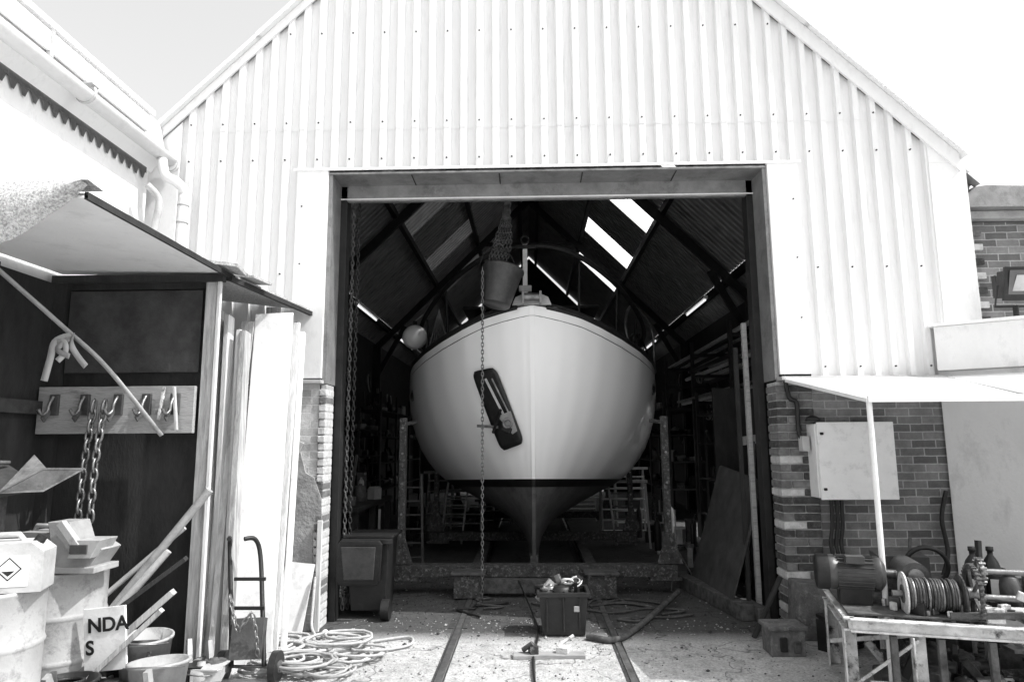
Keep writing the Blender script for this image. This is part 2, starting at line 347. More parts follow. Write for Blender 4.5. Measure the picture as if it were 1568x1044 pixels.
for sx in(-1,1):
    y=YF
    while y<25:
        pr=[(y,0),(y+.10,0),(y+.12,.035),(y+.16,.035),(y+.18,0)]
        for i in range(4):
            (ya,ha),(yb,hb)=pr[i],pr[i+1];ym=y+.09
            for j in range(4):
                xa,xb=bands[j],bands[j+1]
                lit=any(l0<ym<l1 for l0,l1 in lights) and (j==1)
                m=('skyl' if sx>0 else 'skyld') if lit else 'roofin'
                dz=.01*(3-j)
                q=[(sx*xa,ya,ZA+.06+ha+dz-xa*SL),(sx*xb,ya,ZA+.06+ha+dz-xb*SL),(sx*xb,yb,ZA+.06+hb+dz-xb*SL),(sx*xa,yb,ZA+.06+hb+dz-xa*SL)]
                b.add(q,[(0,1,2,3)],m)
        y+=.18
b.build('roof',shed)
b=MB()
for sx in(-1,1):
    for xx in(.25,1.41,2.56,3.85):
        b.box(sx*xx-.045,sx*xx+.045,YF+.2,24.9,ZA-xx*SL-.12,ZA-xx*SL+.02,'frame')
for yy in(12.6,18.3):
    for sx in(-1,1):
        b.beam((0,yy,ZA-.22),(sx*4.15,yy,ZA-.22-4.15*SL),.09,.16,'frame')
        b.box(sx*4.14-.1,sx*4.14+.1,yy-.08,yy+.08,0,4.4,'frame')
        b.beam((sx*4.1,yy,3.6),(sx*3.4,yy,4.9),.08,.12,'frame')
    b.beam((-1.2,yy,ZA-.3-1.2*SL),(1.2,yy,ZA-.3-1.2*SL),.06,.1,'frame')
b.box(-.05,.05,12.5,12.7,6.4,8.4,'frame')
b.build('roof_frames',shed)
b=MB()
for (x0,y0,y1,z) in((-3.75,14.4,16.4,4.75),(-3.75,19.5,21.5,4.75),(3.72,14.2,16,4.72),(3.72,20,22,4.72)):
    b.box(x0-.05,x0+.05,y0,y1,z,z+.06,'white');b.cyl((x0,y0+.05,z-.03),(x0,y1-.05,z-.03),.02,.02,'tube',10)
b.build('fluorescent_lights',shed)
# ------------------------------------------------------------------ boat
boat=empty('boat')
ST=[(8.12,.03,3.36),(8.15,.12,3.35),(8.22,.34,3.31),(8.34,.62,3.25),(8.53,.88,3.16),(8.85,1.18,3.06),(9.3,1.50,2.95),(9.9,1.77,2.86),(10.6,1.94,2.80),(11.6,2.03,2.74),(13,2.05,2.70),(15,1.9,2.72),(17,1.5,2.85),(18,1.1,2.95)]
def lerp(a,b,t):return a+(b-a)*t
def interp(tab,u):
    if u<=tab[0][0]:return tab[0][1]
    for i in range(len(tab)-1):
        if u<=tab[i+1][0]:
            t=(u-tab[i][0])/(tab[i+1][0]-tab[i][0])
            return lerp(tab[i][1],tab[i+1][1],t)
    return tab[-1][1]
full=[(0,.035),(.06,.045),(.12,.10),(.18,.22),(.25,.42),(.32,.60),(.40,.76),(.5,.87),(.62,.945),(.75,.985),(.88,1.0),(1,.985)]
bowt=[(0,.05),(.06,.05),(.12,.06),(.18,.09),(.25,.16),(.32,.26),(.40,.40),(.5,.57),(.62,.74),(.75,.87),(.88,.95),(1,1.0)]
def hp(Y,bb,zs,z):
    k=min(max((Y-8.12)/2.6,0),1);k=k**.6
    zk=.2;u=(z-zk)/(zs-zk)
    w=lerp(interp(bowt,u),interp(full,u),k)*bb
    w=max(w,.022)
    yy=Y+(1-min(u,1))**1.5*.75*(1-min((Y-8.12)/3,1))
    return w,yy
def rows(Y,zs):
    wl=lerp(1.28,1.17,min((Y-8.12)/2.4,1))
    lo=[.2,.3,.42,.54,.66,.78,.9,1.0,wl-.10,wl]
    up=[lerp(wl,zs,t) for t in (.0001,.08,.18,.28,.4,.52,.64,.76,.88,1)]
    return lo+up[1:]
SS=[]
for i in range(len(ST)-1):
    for k in range(4):
        t=k/4;SS.append(tuple(lerp(ST[i][j],ST[i+1][j],t) for j in range(3)))
SS.append(ST[-1])
for it in range(3):
    SS=[SS[0]]+[(SS[i][0],(SS[i-1][1]+2*SS[i][1]+SS[i+1][1])/4,(SS[i-1][2]+2*SS[i][2]+SS[i+1][2])/4) for i in range(1,len(SS)-1)]+[SS[-1]]
XC=.03
hb=MB();grid=[]
for (Y,bb,zs) in SS:
    col=[]
    for z in rows(Y,zs):
        w,yy=hp(Y,bb,zs,z);col.append((w,yy,z))
    grid.append(col)
for it in range(2):
    for c in grid:
        w=[p[0] for p in c]
        for i in range(1,len(c)-1):c[i]=((w[i-1]+2*w[i]+w[i+1])/4,c[i][1],c[i][2])
nr=len(grid[0])
for sx in(-1,1):
    vs=[(XC+sx*p[0],p[1],p[2]) for c in grid for p in c]
    o0=len(hb.v);hb.v+=vs
    for i in range(len(grid)-1):
        for j in range(nr-1):
            a=i*nr+j;q=(a,a+1,a+nr+1,a+nr) if sx>0 else (a,a+nr,a+nr+1,a+1)
            m='anti' if j<8 else('boot' if j==8 else 'hull')
            hb.f.append([k+o0 for k in q]);hb.m.append(hb.mi(m));hb.sm.append(True)
c=grid[0]
for j in range(nr-1):
    p,q=c[j],c[j+1];m='anti' if j<8 else('boot' if j==8 else 'hull')
    hb.add([(XC-p[0],p[1]-.002,p[2]),(XC+p[0],p[1]-.002,p[2]),(XC+q[0],q[1]-.002,q[2]),(XC-q[0],q[1]-.002,q[2])],[(0,1,2,3)],m,False)
c=grid[-1];n=len(c);hb.add([(XC-p[0],p[1],p[2]) for p in c]+[(XC+p[0],p[1],p[2]) for p in c[::-1]],[tuple(range(2*n))],'hull')
hb.build('hull',boat)
k=MB();k.box(XC-.05,XC+.05,8.85,17,.17,.32,'anti');k.build('keel',boat,.01)
d=MB();sh=[(c[-1][0],c[-1][1],c[-1][2]) for c in grid]
for i in range(len(sh)-1):
    a=sh[i];e=sh[i+1];d.add([(XC-a[0],a[1],a[2]-.12),(XC+a[0],a[1],a[2]-.12),(XC+e[0],e[1],e[2]-.12),(XC-e[0],e[1],e[2]-.12)],[(0,1,2,3)],'woodd')
for sx in(-1,1):
    d.tube([(XC+sx*(a[0]+.0),a[1]+.01,a[2]+.01) for a in sh[5:]],.032,'black',8)
    d.tube([(XC+sx*(a[0]-.03),a[1]+.03,a[2]+.06) for a in sh[5:]],.02,'woodd',6)
d.build('deck',boat)
r=MB()
R1=smoothpath([(-1.98,13,3.45),(-1.9,11.6,3.52),(-1.62,10.4,3.66),(-1.2,9.55,3.92),(-.7,9.0,4.16),(-.3,8.82,4.28),(0.03,8.78,4.3),(.36,8.82,4.28),(.76,9.0,4.16),(1.26,9.55,3.92),(1.68,10.4,3.66),(1.96,11.6,3.52),(2.04,13,3.45)],6)
r.tube(R1,.036,'frame',8)
for (x,y,zt_) in((-.62,9.0,4.12),(.68,9.0,4.12),(-1.2,9.6,3.9),(1.26,9.6,3.9),(-1.6,10.5,3.64),(1.66,10.5,3.64),(1.85,11.4,3.53),(-1.8,11.4,3.53)):
    r.cyl((x*.96,y+.05,2.85),(x,y,zt_),.018,.018,'black',8)
r.tube(smoothpath([(1.55,10.1,2.9),(1.42,10.0,3.4),(1.55,10.2,3.75),(1.9,10.6,3.5),(1.95,10.7,2.9)],6),.022,'steel',8)
r.tube(smoothpath([(1.7,11.1,2.9),(1.62,11.1,3.3),(1.75,11.3,3.5),(1.98,11.6,3.3),(2.0,11.6,2.9)],6),.018,'black',8)
r.build('guard_rail',boat)
f=MB()
f.prism([(XC-.24,8.12,3.37),(XC+.24,8.12,3.37),(XC+.20,8.14,3.47),(XC+.1,8.16,3.52),(XC-.1,8.16,3.52),(XC-.2,8.14,3.47)],(0,.25,0),'sheet')
f.cyl((XC-.09,8.05,3.45),(XC+.09,8.05,3.45),.05,.05,'steel',14);f.box(XC-.12,XC-.09,8.0,8.2,3.36,3.52,'steel');f.box(XC+.09,XC+.12,8.0,8.2,3.36,3.52,'steel')
f.box(XC-.11,XC-.05,8.5,8.56,3.2,4.25,'white');f.box(XC-.16,XC+.0,8.49,8.57,3.62,3.70,'sheet')
f.box(XC-.2,XC+.06,8.48,8.56,4.18,4.23,'black');f.torus((XC-.08,8.5,4.30),(0,1,0),.05,.012,'black')
f.build('stemhead',boat,.006)
def hull_y(x,z):
    for i in range(len(grid)-1):
        def wat(c):
            for j in range(nr-1):
                if c[j][2]<=z<=c[j+1][2]:
                    t=(z-c[j][2])/(c[j+1][2]-c[j][2]);return lerp(c[j][0],c[j+1][0],t),lerp(c[j][1],c[j+1][1],t)
            return c[-1][0],c[-1][1]
        a=wat(grid[i]);e=wat(grid[i+1])
        if a[0]<=abs(x-XC)<=e[0]:
            t=(abs(x-XC)-a[0])/max(e[0]-a[0],1e-6);return lerp(a[1],e[1],t)
    return 8.5
p=MB();A=Vector((-.72,2.60));B_=Vector((-.42,2.64));C=Vector((-.07,1.72));D=Vector((-.35,1.62))
nu,nv=8,14;vs=[]
for i in range(nv+1):
    for j in range(nu+1):
        u=j/nu;v=i/nv
        q=(A*(1-u)+B_*u)*(1-v)+(D*(1-u)+C*u)*v
        cx=(A+B_+C+D)/4
        e=max(abs(u-.5)*2,0)**8*max(abs(v-.5)*2,0)**8;q=q.lerp(cx,.09*e)
        vs.append((q.x,hull_y(q.x,q.y)-.03,q.y))
p.add(vs,[(i*(nu+1)+j,i*(nu+1)+j+1,(i+1)*(nu+1)+j+1,(i+1)*(nu+1)+j) for i in range(nv) for j in range(nu)],'rubber',True)
pm=p.build('anchor_chafe_plate',boat);sm=pm.modifiers.new('S','SOLIDIFY');sm.thickness=.03
a=MB()
def hy(x,z,o=.07):return (x,hull_y(x,z)-o,z)
a.beam(hy(-.55,2.50),hy(-.30,2.0,.09),.035,.03,'sheet');a.beam(hy(-.47,2.5),hy(-.25,2.05,.1),.012,.02,'steel')
a.prism([hy(-.40,2.04,.12),hy(-.24,2.10,.12),hy(-.16,1.86,.12),hy(-.22,1.82,.12),hy(-.29,1.9,.12)],(0,.05,0),'ash')
a.beam(hy(-.66,1.93,.18),hy(-.40,1.91,.12),.035,.035,'steel');a.torus(hy(-.28,1.95,.15),(0,1,0),.05,.014,'steel');a.beam(hy(-.34,1.9,.15),hy(-.24,1.86,.15),.06,.06,'black')
a.beam(hy(-.36,2.12,.16),hy(-.46,1.84,.16),.03,.03,'black')
a.build('anchor',boat,.004)
pp=MB()
for x,z in((-1.74,2.42),(1.80,2.48)):
    yy=hull_y(x,z)-.02;nn=(.75*(1 if x>0 else -1),-.6,0)
    pp.torus((x,yy,z),nn,.07,.016,'steel',18,6,.6);pp.torus((x,yy,z),nn,.04,.02,'black',14,6,.6)
pp.build('fairleads',boat)
w=MB()
w.prism([(-1.05,12.4,2.6),(-1.05,12.4,4.0),(-.9,12.5,4.1),(.96,12.5,4.1),(1.11,12.4,4.0),(1.11,12.4,2.6)],(0,2.6,0),'black')
w.box(-.75,-.1,12.37,12.39,3.4,3.9,'glass');w.box(.16,.8,12.37,12.39,3.4,3.9,'glass');w.box(-1.2,1.26,12.1,15.3,4.11,4.17,'frame')
w.build('wheelhouse',boat,.01)
fd=MB();fd.sphere((-1.76,10.3,3.33),.19,'hull',28);fd.cyl((-1.76,10.3,3.50),(-1.76,10.3,3.58),.04,.03,'black',10);fd.tube([(-1.76,10.3,3.58),(-1.66,10.4,3.7)],.008,'rope',6)
fd.build('fender_ball',boat)
bk=MB();bk.tube([(-1.5,10.0,3.1),(-1.35,10.0,3.7),(-1.2,10.0,3.1)],.015,'steel',6)
for i in range(7):
    t=i/6;bk.cyl((-1.5+.3*t,10,3.1),(-1.35,10.02,3.7),.006,.006,'steel',6)
bk.build('deck_stay',boat)
# ------------------------------------------------------------------ chains and bucket
ch=MB()
ch.box(-.5,.3,7.9,8.1,5.75,5.95,'frame');ch.cyl((-.2,8.0,5.75),(-.2,8.0,5.5),.09,.09,'black',14);ch.box(-.33,-.07,7.9,8.1,5.25,5.52,'black')
for kx in range(6):
    x0=-.30+kx*.03;pts=smoothpath([(x0,8.0-.02*kx,5.3),(x0-.02*kx+.02,8.0,4.6),(x0-.12+.01*kx,8.0,4.1),(x0-.22+.01*kx,8.0,3.75)],5)
    chain(ch,pts,'rust',.055,.007,.016)
ch.torus((-.36,8.0,4.05),(0,1,.3),.05,.014,'rust')
chain(ch,[(-.55,7.85,3.75),(-.55,7.85,.02)],'steel',.05,.0055,.014)
ch.build('hoist_chain')
bu=MB();Rb=Euler((math.radians(-8),math.radians(12),0)).to_matrix()
bu.lathe((-.40,7.98,3.34),[(.001,0),(.16,0),(.17,.01),(.235,.44),(.25,.45),(.25,.475),(.225,.475),(.155,.02),(.001,.02)],'motor',28,Rb)
bu.tube(smoothpath([(-.60,7.98,3.82),(-.52,7.95,4.0),(-.38,7.95,4.05),(-.22,7.97,3.95),(-.14,7.98,3.75)],6),.006,'black',6)
bu.build('hoist_bucket')
ch=MB();chain(ch,[(-1.89,YF+.42,4.4),(-1.89,YF+.42,.1)],'rust',.06,.006,.015);chain(ch,[(-1.84,YF+.46,4.4),(-1.85,YF+.46,.1)],'black',.06,.006,.015)
ch.build('door_chain')
# ------------------------------------------------------------------ slipway cradle
cr=MB()
for yy in(8.2,11.2,14.5):
    cr.box(-1.62,1.66,yy-.09,yy+.09,.20,.33,'flaked');cr.box(-1.66,-1.3,yy-.11,yy+.11,.16,.20,'flaked');cr.box(1.34,1.7,yy-.11,yy+.11,.16,.20,'flaked')
    for sx in(-1,1):
        x=XC+sx*1.55
        cr.box(x-.038,x+.038,yy-.05,yy+.05,.33,2.02,'flaked')
        cr.prism([(x-.15,yy-.075,.34),(x+.15,yy-.075,.34),(x+.04,yy-.075,.68),(x-.04,yy-.075,.68)],(0,.012,0),'flaked')
        for q in(.55,.9,1.25,1.6,1.9):cr.cyl((x,yy-.065,q),(x,yy-.05,q),.014,.014,'steel',8)
        cr.beam((x-sx*.02,yy+.02,1.95),(x-sx*.0,yy+.9,2.0),.04,.04,'rust')
for sx in(-1,1):
    x=XC+sx*.74;cr.box(x-.07,x+.07,8.0,15,.1,.17,'rust')
    cr.box(x-.16,x+.16,7.86,8.1,.02,.27,'flaked');cr.box(x-.19,x+.19,7.83,8.12,.27,.295,'rust')
    for yy in(8.5,11,14.2):cr.cyl((x-.05,yy,.1),(x+.05,yy,.1),.1,.1,'rust',18)
cr.box(-.55,.62,7.98,8.08,.05,.20,'rust');cr.box(-.2,.26,8.95,9.1,.05,.17,'rust')
cr.build('slipway_cradle',None,.005)
def ladder(name,x,y,h,w=.35,lean=.3,m='steel',n=8):
    l=MB()
    for sx in(-1,1):
        l.beam((x+sx*w/2,y,0),(x+sx*w/2+lean,y+.1,h),.03,.06,m)
    for i in range(1,n+1):
        t=i/(n+1);l.cyl((x-w/2+lean*t,y+.1*t,h*t),(x+w/2+lean*t,y+.1*t,h*t),.014,.014,m,8)
    l.build(name)
ladder('ladder',-1.62,9.6,1.3,.28,-.05,'motor',6);ladder('ladder',-1.4,12.2,1.35,.36,.15,'steel');ladder('ladder',1.6,12.0,1.5,.34,-.15,'steel',n=6)
def trestle(x,y,w,h):
    t=MB()
    for sx in(-1,1):
        for sy in(-1,1):t.beam((x+sx*w/2,y+sy*.3,0),(x+sx*w/2,y,h),.035,.035,'sheet')
    for i in range(5):t.cyl((x-w/2,y-.3*(1-i/5),h*i/5+.08),(x+w/2,y-.3*(1-i/5),h*i/5+.08),.016,.016,'white',8)
    t.box(x-w/2-.1,x+w/2+.1,y-.08,y+.08,h,h+.05,'woodl');t.build('trestle')
trestle(-1.3,13.4,.7,.8);trestle(1.75,13.6,.8,.95);trestle(-.8,15.5,.7,.45);trestle(1.1,16,.7,.45);trestle(-1.9,14.6,.5,1.1);trestle(2.1,15.0,.6,1.15)
# ------------------------------------------------------------------ interior storage
def clutter(c,x0,x1,y0,y1,z,n,hm,ms=None):
    ms=ms or ['sheet','ash','rust','rubber','wood','frame','steel','black','flaked','rust','black','rubber','motor','motor','frame','rust']
    for i in range(n):
        x=random.uniform(x0,x1);y=random.uniform(y0,y1);k=random.random();m=random.choice(ms)
        s=random.uniform(.06,.2);h=random.uniform(.08,hm)
        if k<.3:
            c.box(x-s/2,x+s/2,y-s/2,y+s/2,z,z+h*.7,m,(0,0,random.uniform(-40,40)));c.box(x-s*.53,x+s*.53,y-s*.53,y+s*.53,z+h*.7,z+h*.78,m,(0,0,random.uniform(-4,4)))
        elif k<.55:
            c.lathe((x,y,z),[(.001,0),(s*.45,0),(s*.5,.01),(s*.5,h*.8),(s*.3,h*.9),(s*.15,h*.92),(s*.15,h),(.001,h)],m,14)
        elif k<.72:
            for q in range(3):c.torus((x,y,z+.02+q*.03),(0,.1,1),s*.7,.014,m,16,6)
        elif k<.9:
            c.beam((x,y,z),(x+random.uniform(-.15,.15),y+random.uniform(-.1,.1),z+h*1.8),.03,.05,m)
        else:
            c.cyl((x-s*.6,y,z+s*.4),(x+s*.6,y,z+s*.4),s*.35,s*.4,m,14);c.box(x-s*.3,x+s*.3,y-s*.3,y+s*.3,z,z+s*.2,m)
def rack(x0,x1,y0,y1,levels,n,hm=.35,fm='frame'):
    c=MB()
    for xx in (x0,x1):
        for q in range(4):
            yy=y0+(y1-y0)*q/3;c.box(xx-.025,xx+.025,yy-.025,yy+.025,0,levels[-1]+.4,fm)
    for z in levels:
        c.box(x0-.02,x1+.02,y0,y1,z-.03,z,'woodd');clutter(c,x0+.1,x1-.1,y0+.1,y1-.1,z,n,hm)
    c.build('storage_rack')
rack(-3.9,-3.2,9.2,14.5,[.5,1.0,1.5,2.0],28);rack(-4.0,-3.4,15.5,21,[.7,1.3,1.9,2.5],22)
rack(3.0,3.9,9.0,12.4,[.5,1.1,1.7,2.2],22);rack(3.0,3.9,15.5,21,[.7,1.3,1.9,2.5],20)
c=MB();c.box(-3.1,-2.3,9.2,11.5,.82,.88,'woodd')
for xx in(-3.05,-2.35):
    for yy in(9.3,10.3,11.4):c.box(xx-.04,xx+.04,yy-.04,yy+.04,0,.82,'woodd')
c.box(-3.05,-2.35,9.3,11.4,.25,.29,'woodd');clutter(c,-3.0,-2.4,9.3,11.4,.88,26,.5);clutter(c,-3.0,-2.4,9.3,11.4,.29,14,.4)
c.lathe((-2.7,9.6,.88),[(.001,0),(.14,0),(.14,.04),(.04,.05),(.04,.7),(.10,.72),(.10,.95),(.001,.97)],'motor',16);c.box(-2.82,-2.58,9.35,9.75,1.5,1.72,'motor');c.cyl((-2.7,9.42,1.5),(-2.7,9.42,1.3),.03,.01,'steel',10)
c.build('workbench',None)
c=MB();clutter(c,-2.5,-1.8,8.8,16,0,44,.6);clutter(c,-1.5,-.8,12,18,0,16,.3);clutter(c,-2.5,-2.0,8.0,9.5,0,12,.5);c.build('workshop_tools')
c=MB();clutter(c,1.9,2.9,9.0,17,0,44,.6);c.build('workshop_tools')
c=MB()
for i in range(34):
    sx=random.choice((-1,1));y=random.uniform(8,20);z=random.uniform(1.7,3.4);R_=random.uniform(.1,.28)
    for q in range(3):c.torus((sx*(4.15-q*.03),y,z),(1,.1*q,.1),R_*random.uniform(.9,1.05),.014,random.choice(['rope','black','rust','ash']),18,6)
c.build('hanging_cables')
c=MB()
for z in(2.45,2.95,3.35):
    for yy in(8.2,10.5,13,15.5):
        c.beam((4.2,yy,z),(3.1,yy,z),.05,.06,'frame')
    for i in range(9):
        x=3.15+i*.11;m=random.choice(['sheet','wood','woodl','rust','steel','rust','woodx','ash','black']);y0=random.uniform(7.4,8.6);y1=random.uniform(12,17);zz=z+.03+random.uniform(.02,.12)
        if random.random()<.5:c.cyl((x,y0,zz),(x+random.uniform(-.1,.1),y1,zz),.035,.035,m,10)
        else:c.beam((x,y0,zz),(x+random.uniform(-.1,.1),y1,zz),.09,.04,m)
for yy in(8.2,10.5,13,15.5):c.box(3.06,3.12,yy-.04,yy+.04,0,3.6,'frame')
c.beam((2.5,8.3,1.72),(3.1,8.4,1.80),.05,.10,'wood')
c.build('timber_rack')
c=MB()
for i in range(10):
    x=2.45+random.uniform(-.05,.3);y=7.25+i*.16;c.beam((x,y,0),(x+random.uniform(.1,.3),y+.1,random.uniform(1.7,3.1)),.05,.05,random.choice(['wood','woodd','rust','woodd','rust','woodx']))
c.build('leaning_timbers')
c=MB();c.box(2.235,2.28,7.14,7.20,0,2.95,'woodx');c.box(2.16,2.20,7.22,7.27,0,2.7,'woodd');c.build('door_prop',None,.004)
c=MB();c.prism([(1.96,7.2,.03),(1.86,8.5,.03),(2.30,8.55,1.42),(2.36,7.2,1.30)],(.025,0,.012),'ply');c.build('leaning_panel')
c=MB();c.prism([(2.35,8.8,0),(2.35,8.85,2.4),(3.0,9.0,2.4),(3.0,8.95,0)],(0,.03,0),'woodd');c.build('plywood_panel')
c=MB();c.beam((1.80,8.6,.08),(2.08,6.95,.08),.14,.15,'rust');c.beam((2.00,8.3,.07),(2.22,6.9,.07),.12,.13,'rust');c.build('timber_baulks',None,.01)
c=MB();pts=smoothpath([(.48,6.33,.03),(.70,6.22,.03),(.9,6.5,.03),(1.2,7.1,.04),(1.6,7.83,.1)],6);c.tube(pts,.028,'rust',8);c.build('steel_bar')
c=MB()
for s in range(8):
    pts=[];x=random.uniform(-.9,1.4);y=random.uniform(6.9,7.9)
    for i in range(7):pts.append((x,y,.02));x+=random.uniform(-.35,.35);y+=random.uniform(-.2,.25)
    c.tube(smoothpath(pts,5),.012,random.choice(['black','rust']),6)
c.tube(smoothpath([(-.15,7.9,.2),(.0,7.2,.03),(.05,6.5,.02),(.0,5.6,.02),(.05,4.5,.02)],5),.010,'black',6)
c.build('floor_cables')
c=MB()
for a in(0,2.1,4.2):c.cyl((1.75+.25*math.cos(a),8.6+.25*math.sin(a),0),(1.75,8.6,.45),.01,.01,'steel',6)
c.cyl((1.75,8.6,.4),(1.75,8.6,.9),.01,.01,'steel',6);c.build('tripod_stand')
# wheelie bin
c=MB();pr=[(-1.86,6.98,.76),(-1.42,6.98,.76),(-1.42,7.46,.80),(-1.86,7.46,.80)];bo=[(-1.80,7.05,.08),(-1.46,7.05,.08),(-1.46,7.42,.08),(-1.80,7.42,.08)]
c.add(bo+pr,[(3,2,1,0),(0,1,5,4),(1,2,6,5),(2,3,7,6),(3,0,4,7)],'rubber')
c.box(-1.89,-1.38,6.94,7.0,.73,.78,'rubber');c.box(-1.89,-1.38,7.0,7.5,.78,.81,'rubber')
c.prism([(-1.88,6.92,.34),(-1.52,6.92,.34),(-1.49,6.90,.38),(-1.46,6.84,.74),(-1.49,6.84,.78),(-1.87,6.84,.78),(-1.90,6.84,.74),(-1.92,6.90,.38)],(0,.04,0),'rubber')
c.prism([(-1.84,6.905,.40),(-1.55,6.905,.40),(-1.52,6.845,.72),(-1.86,6.845,.72)],(0,-.012,0),'motor')
c.cyl((-1.84,7.42,.10),(-1.78,7.42,.10),.1,.1,'black',18);c.cyl((-1.48,7.0,.10),(-1.40,7.0,.10),.1,.1,'black',18)
c.build('wheelie_bin',None,.012)
# crate
c=MB();x0,x1,y0,y1=.06,.50,6.40,6.74
c.add([(x0+.03,y0+.03,.01),(x1-.03,y0+.03,.01),(x1-.03,y1-.03,.01),(x0+.03,y1-.03,.01),(x0,y0,.38),(x1,y0,.38),(x1,y1,.38),(x0,y1,.38)],[(3,2,1,0),(0,1,5,4),(1,2,6,5),(2,3,7,6),(3,0,4,7)],'rubber')
c.box(x0-.02,x1+.02,y0-.02,y0+.012,.345,.385,'rubber');c.box(x0-.02,x1+.02,y1-.012,y1+.02,.345,.385,'rubber');c.box(x0-.02,x0+.012,y0+.012,y1-.012,.345,.385,'rubber');c.box(x1-.012,x1+.02,y0+.012,y1-.012,.345,.385,'rubber')
for xx in(x0+.07,x0+.22,x1-.08):c.box(xx-.008,xx+.008,y0-.012,y0+.01,.05,.34,'rubber')
c.box(x0+.31,x0+.36,y0-.014,y0+.0,.22,.27,'ash')
c.box(x0+.01,x1-.01,y0+.01,y1-.01,.30,.32,'black')
c.build('plastic_crate',None,.005)
c=MB();clutter(c,x0+.08,x1-.1,y0+.08,y1-.1,.31,18,.14)
for q in range(9):
    cx=.34+random.uniform(-.06,.07);cy=6.54+random.uniform(-.05,.06);c.torus((cx,cy,.39+q*.010),(random.uniform(-.8,.8),random.uniform(-.8,.8),1),random.uniform(.03,.08),.008,'white' if q%2 else 'ash',14,6)
c.beam((.05,6.5,.30),(.18,6.55,.46),.03,.06,'ash');c.build('crate_contents')
c=MB();c.box(-.16,.42,5.78,5.90,.0,.03,'woodx',(0,0,3));c.box(-.03,.04,5.80,5.90,.03,.09,'flaked',(0,0,10));c.box(.20,.30,5.82,5.92,.03,.075,'flake',(0,0,-20));c.cyl((.2,5.93,.06),(.34,5.98,.13),.015,.015,'flake',8);c.cyl((-.08,5.86,.05),(.0,5.83,.11),.02,.02,'rust',8)
c.build('timber_offcut',None,.004)
# ------------------------------------------------------------------ right side
c=MB();c.box(1.92,2.20,5.86,6.08,0,.20,'conc');c.box(1.90,2.22,5.84,6.10,.20,.235,'conc');c.box(1.99,2.05,5.84,5.862,.04,.15,'black');c.box(2.1,2.16,5.845,5.862,.03,.12,'rust');c.build('concrete_block',None,.01)
c=MB();c.box(2.32,2.56,6.3,6.55,0,.48,'conc',(0,4,2));c.beam((1.95,6.4,0),(2.25,6.5,.5),.05,.03,'woodd');c.build('rubble_slab',None,.01)
cab=MB();cab.box(2.62,3.30,6.43,6.62,1.20,1.87,'trim');cab.box(2.635,3.33,6.405,6.428,1.185,1.885,'white')
for z in(1.28,1.78):
    cab.box(2.655,2.685,6.385,6.404,z-.012,z+.012,'frame')
cab.box(2.53,2.60,6.50,6.6,1.62,1.76,'sheet')
cab.build('electrical_cabinet',None,.006)
c=MB()
for x in(2.78,2.83,2.875):c.tube(smoothpath([(x,6.56,1.20),(x,6.57,.95),(x-.03,6.56,.75),(x+.02,6.5,.55),(x+.1,6.2,.45)],6),.018,'black',8)
c.tube(smoothpath([(2.44,6.58,2.28),(2.46,6.56,2.12),(2.52,6.56,2.08),(2.53,6.57,1.95),(2.53,6.57,1.8),(2.56,6.56,1.72)],5),.022,'black',8)
c.tube(smoothpath([(3.85,6.58,1.25),(3.78,6.57,1.0),(3.8,6.56,.7),(3.7,6.5,.5)],5),.02,'black',8)
c.lathe((2.64,6.5,1.90),[(.001,0),(.07,0),(.06,.03),(.02,.05),(.001,.05)],'black',14);c.build('power_cables')
cn=MB();pa=[(2.42,6.50,2.29),(3.97,6.50,2.29),(3.55,5.0,2.01),(2.44,5.0,2.01)]
cn.prism(pa,(0,0,.012),'white');cn.box(2.43,3.56,4.985,4.999,1.985,2.035,'white')
cn.beam((2.43,5.0,2.0),(2.415,6.5,2.28),.02,.03,'white')
cn.cyl((2.455,5.03,0),(2.455,5.03,2.0),.02,.02,'white',14);cn.build('canopy')
ob=empty('outbuilding')
q=MB();d1=Vector((3.90,6.60,0));d3=Vector((7.4,4.35,0))
def wallseg(mb,p,q_,z0,z1,th,m,off=0):
    n=(q_-p).normalized().cross(Vector((0,0,1)));n=n if n.y<0 else -n
    p=p+n*off;q_=q_+n*off
    mb.prism([(p.x,p.y,z0),(q_.x,q_.y,z0),(q_.x-n.x*th,q_.y-n.y*th,z0),(p.x-n.x*th,p.y-n.y*th,z0)],(0,0,z1-z0),m)
wallseg(q,d1,d3,0,2.36,.12,'whitewall',.0);wallseg(q,d1,d3,2.362,2.78,.2,'whitewall',.10);wallseg(q,d1+Vector((-.04,0.02,0)),d3,2.782,2.81,.26,'trim',.13)
wallseg(q,d1+Vector((.62,-.40,0)),d1+Vector((.64,-.413,0)),2.30,2.78,.05,'sheet',.105)
q.prism([(3.97,6.68,2.2),(7.5,4.6,2.2),(7.5,8,2.2),(3.97,8,2.2)],(0,0,.1),'whitewall');q.build('walls',ob,.004)
q=MB();q.prism([(3.57,5.0,2.03),(3.90,6.46,2.29),(7.3,4.25,2.30),(6.9,3.2,2.05)],(0,0,.012),'trim');q.build('lean_to_roof',ob)
bh=empty('brick_house');q=MB();q.box(4.44,9.0,6.9,12,0,3.93,'brickd');q.build('walls',bh)
q=MB();z=2.8;kk=0
while z<3.86:
    w=.215 if kk%2 else .105;q.box(4.42,4.42+w,6.875-random.uniform(0,.008),7.1,z+.004,z+.069,random.choice(['quoinl','quoinm','quoinl','quoin']));z+=.075;kk+=1
q.build('quoins',bh,.005)
q=MB();q.box(4.38,9.1,6.80,12.1,3.94,4.02,'ash');q.prism([(4.28,6.7,4.025),(9.2,6.7,4.025),(9.2,6.7,4.12),(4.62,6.7,4.26),(4.5,6.7,4.24)],(0,5.4,0),'lintel');q.build('roof',bh,.006)
